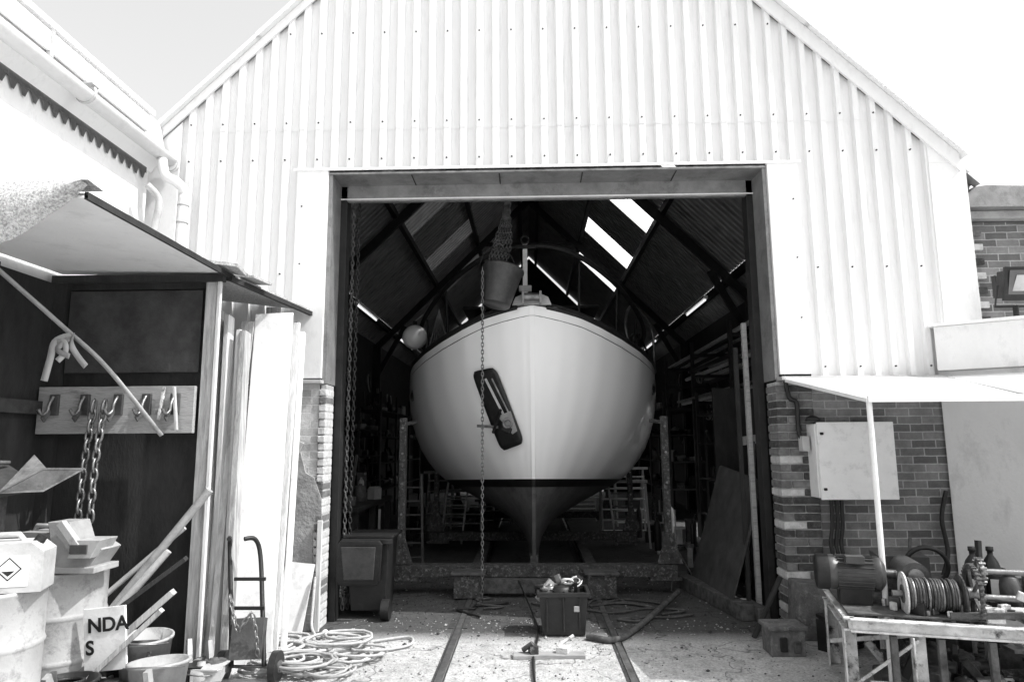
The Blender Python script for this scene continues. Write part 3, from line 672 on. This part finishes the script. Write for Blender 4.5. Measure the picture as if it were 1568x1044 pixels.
# floodlight: shallow finned head on a U bracket and spigot
q=MB()
q.prism([(4.33,6.22,2.97),(4.66,6.22,2.97),(4.66,6.16,3.27),(4.33,6.16,3.27)],(0,.03,.0),'black')
q.prism([(4.36,6.25,3.0),(4.63,6.25,3.0),(4.63,6.19,3.24),(4.36,6.19,3.24)],(0,.13,.02),'black')
q.prism([(4.365,6.214,3.02),(4.625,6.214,3.02),(4.625,6.156,3.235),(4.365,6.156,3.235)],(0,-.004,0),'glass')
q.prism([(4.40,6.206,3.05),(4.59,6.206,3.05),(4.565,6.158,3.19),(4.425,6.158,3.19)],(0,-.004,0),'sheet')
for i in range(8):q.box(4.37+i*.034,4.376+i*.034,6.36,6.42,3.03,3.24,'black')
q.tube([(4.31,6.26,3.12),(4.31,6.32,2.93),(4.68,6.32,2.93),(4.68,6.26,3.12)],.012,'black',6);q.cyl((4.495,6.32,2.80),(4.495,6.32,2.94),.025,.025,'black',10);q.build('floodlight',None,.004)
# boat winch
BW=empty('boat_winch');OX,OY=2.1,5.1
W=MB();z0=.52
for (p0,p1) in(((2.1,5.75,z0),(2.1,4.75,z0)),((2.1,4.75,z0),(3.9,4.75,z0)),((2.1,5.75,z0),(3.9,5.75,z0)),((2.55,4.76,z0-.01),(2.55,5.74,z0-.01)),((3.3,4.76,z0-.01),(3.3,5.74,z0-.01))):
    p0=Vector(p0);p1=Vector(p1)
    W.beam(p0+Vector((0,0,.035)),p1+Vector((0,0,.035)),.07,.012,'flake');W.beam(p0-Vector((0,0,.035)),p1-Vector((0,0,.035)),.07,.012,'flake');W.beam(p0,p1,.014,.058,'flake')
for (x,y) in((2.12,5.7),(2.5,4.75),(3.25,4.75),(2.12,4.9),(3.2,5.7),(3.6,4.75)):
    W.box(x-.045,x-.035,y-.045,y+.045,0,z0-.05,'flake');W.box(x-.035,x+.045,y+.035,y+.045,0,z0-.05,'flake')
for x in(2.35,2.62,2.9,3.15):W.box(x-.02,x+.02,4.72,4.77,.1,z0-.05,'rust')
W.beam((2.12,4.9,.1),(2.5,4.75,.45),.05,.02,'flake');W.beam((2.2,4.74,.15),(3.6,4.74,.2),.05,.06,'flake');W.beam((2.5,4.8,.47),(2.1,5.6,.2),.05,.03,'flake')
W.box(2.1,3.0,4.8,5.7,z0+.05,z0+.065,'rust');W.build('frame',BW,.003)
W=MB()
mx,my,mz=2.2,5.12,.79
prof=[(.001,-.22),(.06,-.22),(.10,-.205),(.118,-.17),(.118,-.12),(.108,-.11),(.108,.13),(.118,.14),(.118,.17),(.08,.20),(.03,.21),(.03,.27),(.001,.27)]
Rm=Euler((0,math.radians(90),0)).to_matrix();cc=Vector((mx,my,mz))
W.lathe(cc,prof,'motor',28,Rm)
for i in range(22):
    a=i/22*2*math.pi;v0=Rm@Vector((.113*math.cos(a),.113*math.sin(a),-.105));v1=Rm@Vector((.113*math.cos(a),.113*math.sin(a),.125))
    W.beam(cc+v0,cc+v1,.006,.016,'motor',up=(v0+v1).normalized())
W.lathe(cc,[(.001,-.25),(.112,-.243),(.121,-.23),(.121,-.16)],'frame',28,Rm)
W.box(2.1,2.3,5.04,5.2,.587,.69,'frame');W.box(2.14,2.26,4.97,5.06,.87,.92,'motor');W.build('motor',BW,.003)
W=MB();W.box(2.48,2.66,5.05,5.3,.587,.78,'rust');W.cyl((2.57,5.0,.80),(2.57,5.34,.80),.09,.09,'motor',20);W.cyl((2.57,4.98,.80),(2.57,5.0,.80),.05,.05,'steel',14)
W.cyl((2.30,5.12,.79),(2.5,5.12,.79),.03,.03,'steel',12)
for i in range(17):
    t=i/16;W.torus((2.50+.27*t,4.92,.70),(1,0,0),.10-.005*(i%2)+.004*math.sin(i*2.3),.009,['rust','steel','black','rust','motor'][i%5],24,6)
W.cyl((2.465,4.92,.70),(2.475,4.92,.70),.14,.14,'flake',28);W.cyl((2.80,4.92,.70),(2.81,4.92,.70),.14,.14,'rust',28)
W.cyl((2.46,4.92,.70),(2.83,4.92,.70),.06,.06,'rust',16);W.cyl((2.4,4.92,.70),(3.3,4.92,.70),.022,.022,'steel',12)
def gear(c0,r,w,n,m):
    c0=Vector(c0);W.torus(c0+Vector((w/2,0,0)),(1,0,0),r,.014,m,n*2,6)
    for i in range(n):
        a=2*math.pi*i/n;p=c0+Vector((0,math.cos(a)*(r+.012),math.sin(a)*(r+.012)));W.box(c0.x,c0.x+w,p.y-.008,p.y+.008,p.z-.008,p.z+.008,m,(math.degrees(a),0,0))
    for i in range(5):
        a=2*math.pi*i/5;W.beam(c0+Vector((w/2,0,0)),c0+Vector((w/2,math.cos(a)*r,math.sin(a)*r)),.02,.016,m)
    W.cyl(c0-Vector((.02,0,0)),c0+Vector((w+.02,0,0)),r*.25,r*.25,'steel',14)
gear((2.86,4.92,.72),.17,.03,36,'rust');gear((2.93,5.0,.85),.07,.04,16,'steel')
W.cyl((2.95,5.0,.85),(3.25,5.0,.85),.02,.02,'steel',10);W.lathe((3.12,5.02,.587),[(.001,0),(.06,0),(.06,.18),(.05,.23),(.02,.25),(.001,.25)],'motor',18)
W.box(3.2,3.34,4.85,5.05,.57,.68,'flake');W.cyl((3.05,4.90,.62),(3.6,4.88,.62),.035,.035,'flake',12);W.box(3.4,3.8,4.8,5.1,.57,.62,'flake')
W.beam((3.1,4.85,.74),(3.35,4.80,.63),.05,.05,'flake');W.box(2.9,3.0,4.78,4.84,.57,.66,'flake')
W.beam((2.7,4.8,.60),(3.1,4.78,.63),.03,.04,'rust');W.cyl((3.3,5.2,.57),(3.3,5.2,.80),.045,.045,'rust',14)
W.beam((2.62,5.5,.6),(2.66,5.45,1.0),.02,.02,'rust');W.torus((2.75,5.45,.80),(0,1,.2),.14,.018,'frame',24,6)
for i in range(90):
    x=random.uniform(2.35,3.7);y=random.uniform(4.8,5.5);W.box(x,x+random.uniform(.02,.10),y,y+random.uniform(.02,.06),.587,.60+random.uniform(0,.09),random.choice(['rust','flake','frame','steel','motor','rust']),(0,0,random.uniform(-50,50)))
W.build('drum',BW,.003)
for (x,y,s) in((3.02,5.35,1),(3.14,5.38,.95)):
    W=MB();W.lathe((x,y,.587),[(.001,0),(.06*s,0),(.065*s,.01),(.065*s,.22),(.045*s,.28),(.018,.32),(.018,.345),(.024,.346),(.024,.375),(.001,.375)],'rubber',16);W.torus((x+.06,y,.78),(0,1,0),.035,.01,'rubber',12,6)
    W.box(x-.035,x+.03,y-.068,y-.062,.65,.75,'sheet');W.build('oil_bottle',BW)
c=MB();c.box(2.35,3.9,5.55,5.85,.60,.68,'rust');c.box(2.45,2.8,5.55,5.85,.68,.85,'motor');c.box(2.5,2.56,5.7,6.0,0,.6,'flake');c.build('bed',BW,.004)
BW.matrix_world=Matrix.Translation((OX+.07,OY,0))@Matrix.Rotation(math.radians(-15),4,'Z')@Matrix.Translation((-OX,-OY,0))
c=MB();clutter(c,2.5,3.8,5.8,6.4,0,34,.5);clutter(c,2.5,3.6,4.8,5.6,0,46,.35,['rust','flaked','motor','flake','black','steel','rust','frame']);c.build('scrap_metal')
# ------------------------------------------------------------------ left clad building
lb=empty('clad_building')
q=MB();q.box(-6.5,-3.86,-1,6.5,0,4.45,'whitewall');q.build('walls',lb)
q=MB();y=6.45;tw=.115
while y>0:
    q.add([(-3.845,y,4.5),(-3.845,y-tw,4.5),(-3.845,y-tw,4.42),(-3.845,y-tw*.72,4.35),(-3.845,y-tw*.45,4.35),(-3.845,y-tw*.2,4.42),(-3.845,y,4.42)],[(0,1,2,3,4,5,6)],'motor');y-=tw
q.build('eaves_shadow_teeth',lb)  # dark toothed strip modelled in place of the eave's jagged shadow on the wall
q=MB()
q.prism([(-3.72,6.55,4.66),(-3.80,6.55,5.0),(-6.5,6.55,5.9),(-6.5,6.55,5.8),(-3.9,6.55,4.9),(-3.86,6.55,4.46)],(0,-7.5,0),'trim')
q.build('roof',lb,.004)
q=MB();q.box(-3.725,-3.70,-.9,6.2,4.74,4.90,'trim');q.box(-3.78,-3.74,-.9,6.35,4.98,5.03,'trim')
for yy in(1.2,3.0,4.8):q.box(-3.73,-3.694,yy,yy+.04,4.70,4.92,'sheet')
q.build('roof_edge_trim',lb)
q=MB();seg=10
pts=[(-3.66+.075*math.cos(a),-.5,4.60+.075*math.sin(a)) for a in [math.pi+math.pi*i/seg for i in range(seg+1)]]
vs=pts+[(p[0],6.55,p[2]) for p in pts];q.add(vs,[(i,i+1,i+seg+2,i+seg+1) for i in range(seg)],'trim',True)
q.cyl((-3.66,6.53,4.56),(-3.66,6.57,4.56),.085,.085,'trim',18)
for yy in(2.2,3.7,5.2):
    q.torus((-3.66,yy,4.60),(0,1,0),.08,.010,'sheet',20,6);q.box(-3.74,-3.58,yy-.05,yy+.05,4.66,4.675,'sheet')
q.tube(smoothpath([(-3.64,6.35,4.52),(-3.60,6.36,4.36),(-3.50,6.40,4.30),(-3.45,6.45,4.22),(-3.45,6.46,4.05),(-3.45,6.46,3.0)],4),.045,'trim',12)
q.tube(smoothpath([(-3.68,6.2,4.2),(-3.62,6.3,4.1),(-3.62,6.3,3.9),(-3.70,6.3,3.4),(-3.70,6.3,3.0)],4),.03,'sheet',10)
q.torus((-3.45,6.46,4.08),(0,0,1),.047,.01,'sheet',16,6);q.torus((-3.45,6.46,3.9),(0,0,1),.047,.01,'sheet',16,6)
o=q.build('gutter',lb);sm=o.modifiers.new('S','SOLIDIFY');sm.thickness=.004
# ------------------------------------------------------------------ open store (left)
ks=empty('open_store');q=MB()
q.box(-3.855,-2.52,5.34,5.38,0,3.05,'woodd')
q.box(-3.856,-3.82,2.8,5.34,0,3.0,'woodd')
q.box(-3.70,-2.62,5.30,5.338,2.28,2.94,'ply')
q.box(-3.82,-2.5,5.28,5.34,2.95,3.03,'woodd')
q.box(-3.82,-3.72,5.27,5.33,0,3.0,'woodd');q.box(-3.82,-3.74,4.5,4.6,0,3.0,'woodd');q.box(-3.82,-3.76,2.8,5.3,1.95,2.05,'ply')
q.build('back_wall',ks)
q=MB();q.box(-2.57,-2.48,5.24,5.33,0,3.02,'wood');q.box(-2.50,-2.40,6.3,6.4,0,3.0,'wood');q.box(-2.47,-2.44,5.22,5.25,0,3.0,'woodl');q.build('posts',ks,.005)
q=MB();q.prism([(-3.83,3.5,3.08),(-2.40,3.5,3.04),(-2.42,5.36,3.06),(-3.83,5.36,3.10)],(0,0,.015),'soffit')
q.box(-2.42,-2.40,3.5,5.38,3.035,3.075,'woodd');q.box(-3.8,-2.42,5.2,5.26,2.99,3.05,'woodd')
q.prism([(-3.83,3.5,3.097),(-2.41,3.5,3.057),(-2.42,5.38,3.077),(-3.83,5.38,3.117)],(0,0,.012),'felt')
q.build('roof',ks)
q=MB();n=30;vs=[]
for i in range(n+1):
    t=i/n;x=-3.83+t*1.45;d=.34*(1-max(0,(t-.6)/.4)**1.8)+.01
    dd=noise.noise(Vector((x*6,0,0)))*.018
    vs+=[(x,3.60,3.115),(x,3.46+dd,3.13+dd*.5),(x,3.40+dd,3.11-d*.35+dd),(x,3.41-dd,3.11-d*.7+dd),(x,3.46,3.11-d+dd)]
q.add(vs,[(i*5+j,i*5+j+1,i*5+j+6,i*5+j+5) for i in range(n) for j in range(4)],'felt',True)
q.build('felt_edge',ks)
q=MB();q.prism([(-3.6,5.30,3.22),(-2.42,5.30,3.06),(-2.17,6.60,3.02),(-3.6,6.60,3.2)],(0,0,.02),'felt');q.prism([(-3.6,5.28,3.18),(-2.40,5.28,3.01),(-2.40,5.28,3.045),(-3.6,5.28,3.20)],(0,.03,0),'woodd')
q.beam((-2.40,5.29,3.03),(-2.16,6.60,2.99),.03,.04,'woodd');q.box(-2.6,-2.3,5.1,5.4,3.10,3.125,'felt',(0,6,10));q.box(-2.5,-2.25,5.45,5.75,3.085,3.105,'felt',(0,5,-8))
q.build('lean_to_roof',ks)
q=MB();q.box(-3.80,-2.58,5.18,5.22,1.80,2.16,'woodx')
for x in(-3.66,-3.42,-3.16,-2.94,-2.72):
    q.box(x-.035,x+.035,5.155,5.18,1.94,2.10,'motor');q.tube(smoothpath([(x,5.15,2.08),(x,5.11,2.02),(x,5.10,1.97),(x-.01,5.06,1.94),(x-.02,5.03,1.98)],4),.012,'steel',8);q.beam((x-.02,5.15,1.98),(x-.02,5.08,1.90),.012,.05,'rust')
q.beam((-2.80,5.15,2.15),(-2.83,5.15,1.9),.02,.025,'flake',up=(0,1,0));q.beam((-2.72,5.14,2.15),(-2.68,5.14,1.82),.02,.025,'sheet',up=(0,1,0))
q.build('hook_board',ks,.003)
q=MB();chain(q,smoothpath([(-3.20,5.06,2.0),(-3.22,5.04,1.6),(-3.21,5.02,1.15)],3),'steel',.085,.010,.024);chain(q,smoothpath([(-3.28,5.06,2.0),(-3.30,5.04,1.6),(-3.30,5.02,1.15)],3),'steel',.085,.010,.024);q.build('lifting_chain')
def strap(q,pts,w,m='sheet',side=(0,1,0.3)):
    P=smoothpath(pts,6);vs=[]
    for i,p in enumerate(P):
        d=(P[min(i+1,len(P)-1)]-P[max(i-1,0)]).normalized();s_=d.cross(Vector(side)).normalized()
        vs+=[p+s_*w/2,p-s_*w/2]
    q.add(vs,[(2*i,2*i+1,2*i+3,2*i+2) for i in range(len(P)-1)],m,True)
q=MB();strap(q,[(-3.80,4.55,3.0),(-3.35,4.75,2.55),(-3.1,4.9,2.27),(-2.78,5.12,1.78)],.035)
strap(q,[(-3.30,4.78,2.50),(-3.38,4.72,2.44),(-3.39,4.7,2.32),(-3.42,4.7,2.16)],.05);strap(q,[(-3.30,4.78,2.50),(-3.25,4.7,2.42),(-3.20,4.7,2.34),(-3.13,4.7,2.26)],.045,'sheet')
strap(q,[(-3.36,4.71,2.44),(-3.29,4.69,2.43),(-3.28,4.69,2.36),(-3.33,4.69,2.30)],.04,'sheet');strap(q,[(-3.28,4.71,2.46),(-3.33,4.68,2.38),(-3.24,4.68,2.33)],.04,'ash')
o=q.build('webbing_strap');sm=o.modifiers.new('S','SOLIDIFY');sm.thickness=.004
q=MB();random.seed(11)
xs=-2.80
for i in range(8):
    w=random.choice([.03,.04,.05]);h=random.uniform(2.55,2.95)
    q.beam((xs+.12,5.42+random.uniform(0,.15),0),(xs,5.72+random.uniform(0,.2),h),w,.12,random.choice(['woodl','white','wood','woodl']),up=(0,1,0));xs+=w+.008
q.beam((-2.20,5.55,0),(-2.30,6.0,2.88),.34,.018,'white',up=(0,1,0));q.beam((-2.06,5.62,0),(-2.13,6.05,2.80),.10,.03,'woodl',up=(0,1,0));q.beam((-1.99,5.7,0),(-2.07,6.1,2.72),.04,.05,'white',up=(0,1,0))
q.beam((-2.5,5.5,.0),(-2.52,5.95,2.8),.12,.015,'wood',up=(0,1,0))
q.build('stacked_boards',None,.003)
q=MB();q.beam((-2.22,6.42,0),(-2.16,6.56,.62),.27,.02,'white',up=(0,1,0));q.build('white_sheet')
q=MB();q.cyl((-3.15,5.0,.35),(-2.38,5.1,1.38),.03,.03,'ash',12);q.cyl((-3.1,4.95,.35),(-2.65,5.08,.95),.028,.028,'sheet',12);q.beam((-3.2,4.75,.05),(-2.50,4.9,.70),.09,.04,'wood');q.beam((-3.0,4.9,.5),(-2.5,5.05,.9),.12,.03,'woodd');q.cyl((-3.2,5.1,.55),(-2.6,5.2,1.1),.02,.02,'sheet',10);q.beam((-2.98,4.62,.12),(-2.48,4.72,.62),.07,.03,'wood');q.build('pipe_stack')
def drum(x,y,h,r,m):
    q=MB();pr=[(.001,0),(r*.97,0),(r,.01)]
    for k in (.33,.66):pr+=[(r,h*k-.025),(r*1.012,h*k-.015),(r*1.035,h*k),(r*1.012,h*k+.015),(r,h*k+.025)]
    pr+=[(r,h-.03),(r*1.025,h-.02),(r*1.025,h),(r*.97,h),(r*.95,h-.02),(.001,h-.02)]
    q.lathe((x,y,0),pr,m,40);q.cyl((x+r*.5,y,h-.02),(x+r*.5,y,h+.0),.03,.03,'steel',12);return q
q=drum(-3.13,4.02,.90,.29,'drum');q.box(-2.98,-2.90,3.765,3.775,.45,.6,'white',(0,0,28));q.build('oil_drum')
q=drum(-3.30,4.9,.86,.29,'drum');q.build('oil_drum')
def jerry(name,x,y,z,w,d,h,m,rz=0):
    R=Matrix.Rotation(math.radians(rz),3,'Z')
    o=MB();o.prism([(-w/2,-d/2,0),(w/2,-d/2,0),(w/2,-d/2,h*.75),(w*.3,-d/2,h*.93),(-w*.5,-d/2,h*.93)],(0,d,0),m)
    o.cyl((w*.28,0,h*.85),(w*.36,0,h),.03,.028,'black',12);o.tube([(-w*.42,0,h*.9),(-w*.36,0,h*1.05),(.0,0,h*1.05),(w*.1,0,h*.9)],.017,m,8)
    o.box(-w*.3,w*.3,-d/2-.004,-d/2-.001,h*.12,h*.7,'white')
    s_=w*.2;cz=h*.45;yy=-d/2-.006
    o.prism([(0,yy,cz-s_),(s_,yy,cz),(0,yy,cz+s_),(-s_,yy,cz)],(0,.002,0),'black');s2=s_*.85
    o.prism([(0,yy-.002,cz-s2),(s2,yy-.002,cz),(0,yy-.002,cz+s2),(-s2,yy-.002,cz)],(0,.002,0),'white')
    s3=s_*.5;o.prism([(-s3,yy-.004,cz-.01),(s3,yy-.004,cz-.01),(0,yy-.004,cz-s3*1.2)],(0,.002,0),'black')
    o.v=[tuple(R@Vector(v)+Vector((x,y,z))) for v in o.v];return o.build(name,None,.012)
jerry('jerrycan',-2.95,3.98,.90,.32,.24,.29,'sheet',20)
jerry('jerrycan',-3.38,4.85,.86,.30,.22,.28,'ash',-10)
q=MB()
q.prism([(-3.20,4.66,.90),(-2.96,4.66,.90),(-2.88,4.66,1.02),(-2.96,4.66,1.07),(-3.04,4.66,.99),(-3.12,4.66,1.20),(-3.27,4.66,1.20)],(0,.22,0),'ash')
q.prism([(-3.08,4.60,.97),(-2.92,4.60,.97),(-2.86,4.60,1.09),(-3.02,4.60,1.09)],(0,.2,0),'drum');q.box(-3.2,-2.90,4.62,4.9,.87,.91,'ash');q.beam((-3.15,4.62,1.2),(-3.0,4.62,1.02),.05,.05,'drum')
q.box(-3.06,-2.94,4.59,4.60,1.0,1.06,'motor')
q.build('plastic_drum_tray',None,.018)
q=MB();q.prism([(-3.75,4.2,1.30),(-3.28,4.2,1.42),(-3.10,4.35,1.44),(-3.62,4.6,1.62)],(0,0,.012),'motor');q.prism([(-3.28,4.2,1.42),(-3.08,4.3,1.56),(-2.98,4.55,1.55),(-3.10,4.35,1.42)],(0,0,.012),'steel')
q.prism([(-3.28,4.2,1.42),(-3.3,4.5,1.64),(-3.12,4.45,1.50)],(.01,0,.012),'steel');q.beam((-3.4,4.4,.9),(-3.4,4.4,1.4),.04,.04,'rust');q.cyl((-3.75,4.0,1.62),(-3.45,4.5,1.60),.014,.014,'rust',8)
q.build('sheet_metal_chute')
q=MB();q.box(-2.98,-2.70,4.70,4.72,.24,.64,'white',(0,-6,0))
sgn=q.build('sign_board');blk=M['black']
for txt,z in(('NDA',.48),('S',.34)):
    cu=bpy.data.curves.new('lettering','FONT');cu.body=txt;cu.size=.125;cu.extrude=.002;cu.offset=.003;cu.materials.append(blk)
    o=bpy.data.objects.new('lettering',cu);COL.objects.link(o);o.location=(-2.955,4.694,z);o.rotation_euler=(math.radians(90),math.radians(-6),0);o.parent=sgn
def bucket(name,x,y,r,h,m,tilt=0):
    q=MB();R=Euler((math.radians(tilt),math.radians(tilt*.6),0)).to_matrix()
    q.lathe((x,y,.005),[(.001,0),(r*.78,0),(r,h-.02),(r*1.06,h-.02),(r*1.06,h),(r*.96,h),(r*.75,.02),(.001,.02)],m,28,R)
    q.tube(smoothpath([Vector((x,y,0))+R@Vector((r*math.cos(a)*1.04,r*math.sin(a)*1.04-.03,h-.03-.04*math.sin(a))) for a in [math.pi+math.pi*i/6 for i in range(7)]],3),.005,'steel',6)
    q.cyl((x,y,h*.55),(x,y,h*.6),r*.85,r*.86,'dirtm',24);clutter(q,x-r*.5,x+r*.5,y-r*.5,y+r*.5,h*.6,5,.12,['rust','ash','black','sheet']);q.build(name)
bucket('bucket',-2.70,4.95,.17,.40,'drum',3);bucket('bucket',-2.42,4.62,.18,.32,'ash',-4);bucket('bucket',-2.9,4.45,.17,.26,'rubber',0);bucket('bucket',-2.3,5.0,.12,.2,'rubber',10)
q=MB();random.seed(4);clutter(q,-3.0,-2.2,4.3,5.3,0,70,.25,['rust','ash','sheet','flake','black','steel','woodx','rubber']);q.build('yard_scrap')
q=MB();bx,by=-2.12,5.25
for sx in(-1,1):
    q.tube(smoothpath([(bx+sx*.12+.05,by-.05,.12),(bx+sx*.12-.04,by+.1,.5),(bx+sx*.12-.12,by+.22,.85),(bx+sx*.10-.14,by+.2,.98),(bx+sx*.06-.16,by+.14,.99)],5),.018,'black',8)
    q.cyl((bx+sx*.17+.05,by-.02,.11),(bx+sx*.22+.05,by-.02,.11),.11,.11,'rubber',20);q.cyl((bx+sx*.16+.05,by-.02,.11),(bx+sx*.23+.05,by-.02,.11),.045,.045,'steel',14)
for t in(.3,.5,.7):q.box(bx-.12-.04*t/.5+.03,bx+.12-.04*t/.5+.03,by-.02+.25*(t-.25),by+.0+.25*(t-.25),t-.012,t+.012,'black')
q.box(bx-.14,bx+.22,by-.22,by-.06,.03,.04,'steel');q.cyl((bx-.12,by-.02,.11),(bx+.22,by-.02,.11),.012,.012,'steel',8)
q.box(bx-.08,bx+.14,by-.08,by+.06,.16,.44,'motor',(-15,0,10));chain(q,smoothpath([(bx-.08,by-.1,.6),(bx+.0,by-.14,.4),(bx+.1,by-.14,.5),(bx+.14,by-.1,.2)],4),'steel',.05,.006,.014);q.build('hand_truck')
q=MB();random.seed(21)
for (cx,cy,R_,n,m,rr) in((-1.62,6.0,.32,9,'rope',.012),(-1.95,5.75,.24,8,'rope',.014),(-1.40,5.75,.24,5,'rope',.011),(-1.75,5.45,.3,8,'ash',.011),(-2.15,6.0,.2,6,'rope',.014),(-1.95,5.45,.22,7,'rope',.012),(-1.5,5.4,.2,4,'ash',.010)):
    pts=[]
    for i in range(n*14):
        a=i/14*2*math.pi;k=R_*(.72+.28*math.sin(i*.37+cx*9))*(1+.25*noise.noise(Vector((i*.13,cx,cy))))
        pts.append((cx+k*math.cos(a)+.07*math.sin(i*.11),cy+k*.8*math.sin(a)+.06*math.cos(i*.09),.015+.014*(i/14)*.9+.03*abs(noise.noise(Vector((i*.3,0,cx))))))
    q.tube(pts,rr,m,6)
q.tube(smoothpath([(-1.4,6.2,.02),(-1.1,6.35,.02),(-1.05,6.1,.02),(-1.3,5.9,.02),(-1.6,5.6,.03)],6),.012,'rope',6)
q.tube(smoothpath([(-2.0,6.5,.5),(-1.98,6.4,.3),(-1.95,6.3,.1),(-1.8,6.1,.05)],6),.014,'rope',6)
q.build('coiled_hose')
q=MB()
for i in range(18):
    a=random.uniform(0,6.28);q.lathe((-1.72+random.uniform(-.2,.15),6.42+random.uniform(-.12,.1),0),[(.001,0),(.04,0),(.05,.03),(.02,.07),(.001,.08)],random.choice(['flake','white','rust','rust']),7,Euler((random.uniform(-.6,.6),random.uniform(-.6,.6),a)).to_matrix())
q.build('loose_rubble')
# ------------------------------------------------------------------ camera, light, world
cam=bpy.data.cameras.new('Camera');co=bpy.data.objects.new('Camera',cam);COL.objects.link(co);scene.camera=co
cam.lens=24.0;cam.sensor_width=36;cam.clip_end=1500
Rm=Euler((0,0,math.radians(1.5))).to_matrix()@Euler((math.radians(98.6),0,0)).to_matrix()@Euler((0,0,math.radians(-.35))).to_matrix()
co.matrix_world=Matrix.Translation((0,0,1.7))@Rm.to_4x4()
sd=Vector((.60,-.13,.77)).normalized()
sl=bpy.data.lights.new('sun','SUN');sl.energy=5;sl.angle=math.radians(.5);sl.color=(1,.995,.985)
so=bpy.data.objects.new('sun',sl);COL.objects.link(so);so.rotation_euler=sd.to_track_quat('Z','Y').to_euler();so.location=(5,-5,15)
w=bpy.data.worlds.new('World');scene.world=w;w.use_nodes=True;N=w.node_tree.nodes;L=w.node_tree.links
sk=N.new('ShaderNodeTexSky');sk.sky_type='NISHITA';sk.sun_disc=False;sk.sun_elevation=math.asin(sd.z);sk.sun_rotation=math.atan2(sd.x,sd.y)
sk.dust_density=6;sk.air_density=1.6
# black-and-white photograph: a blue-sensitive conversion of the sky
sp=N.new('ShaderNodeSeparateColor');L.new(sk.outputs[0],sp.inputs[0])
mu=N.new('ShaderNodeMath');mu.operation='MULTIPLY';mu.inputs[1].default_value=1.8;L.new(sp.outputs[2],mu.inputs[0])
L.new(mu.outputs[0],N['Background'].inputs[0]);N['Background'].inputs[1].default_value=.15
scene.view_settings.view_transform='Standard';scene.view_settings.look='None';scene.view_settings.exposure=0;scene.view_settings.gamma=1
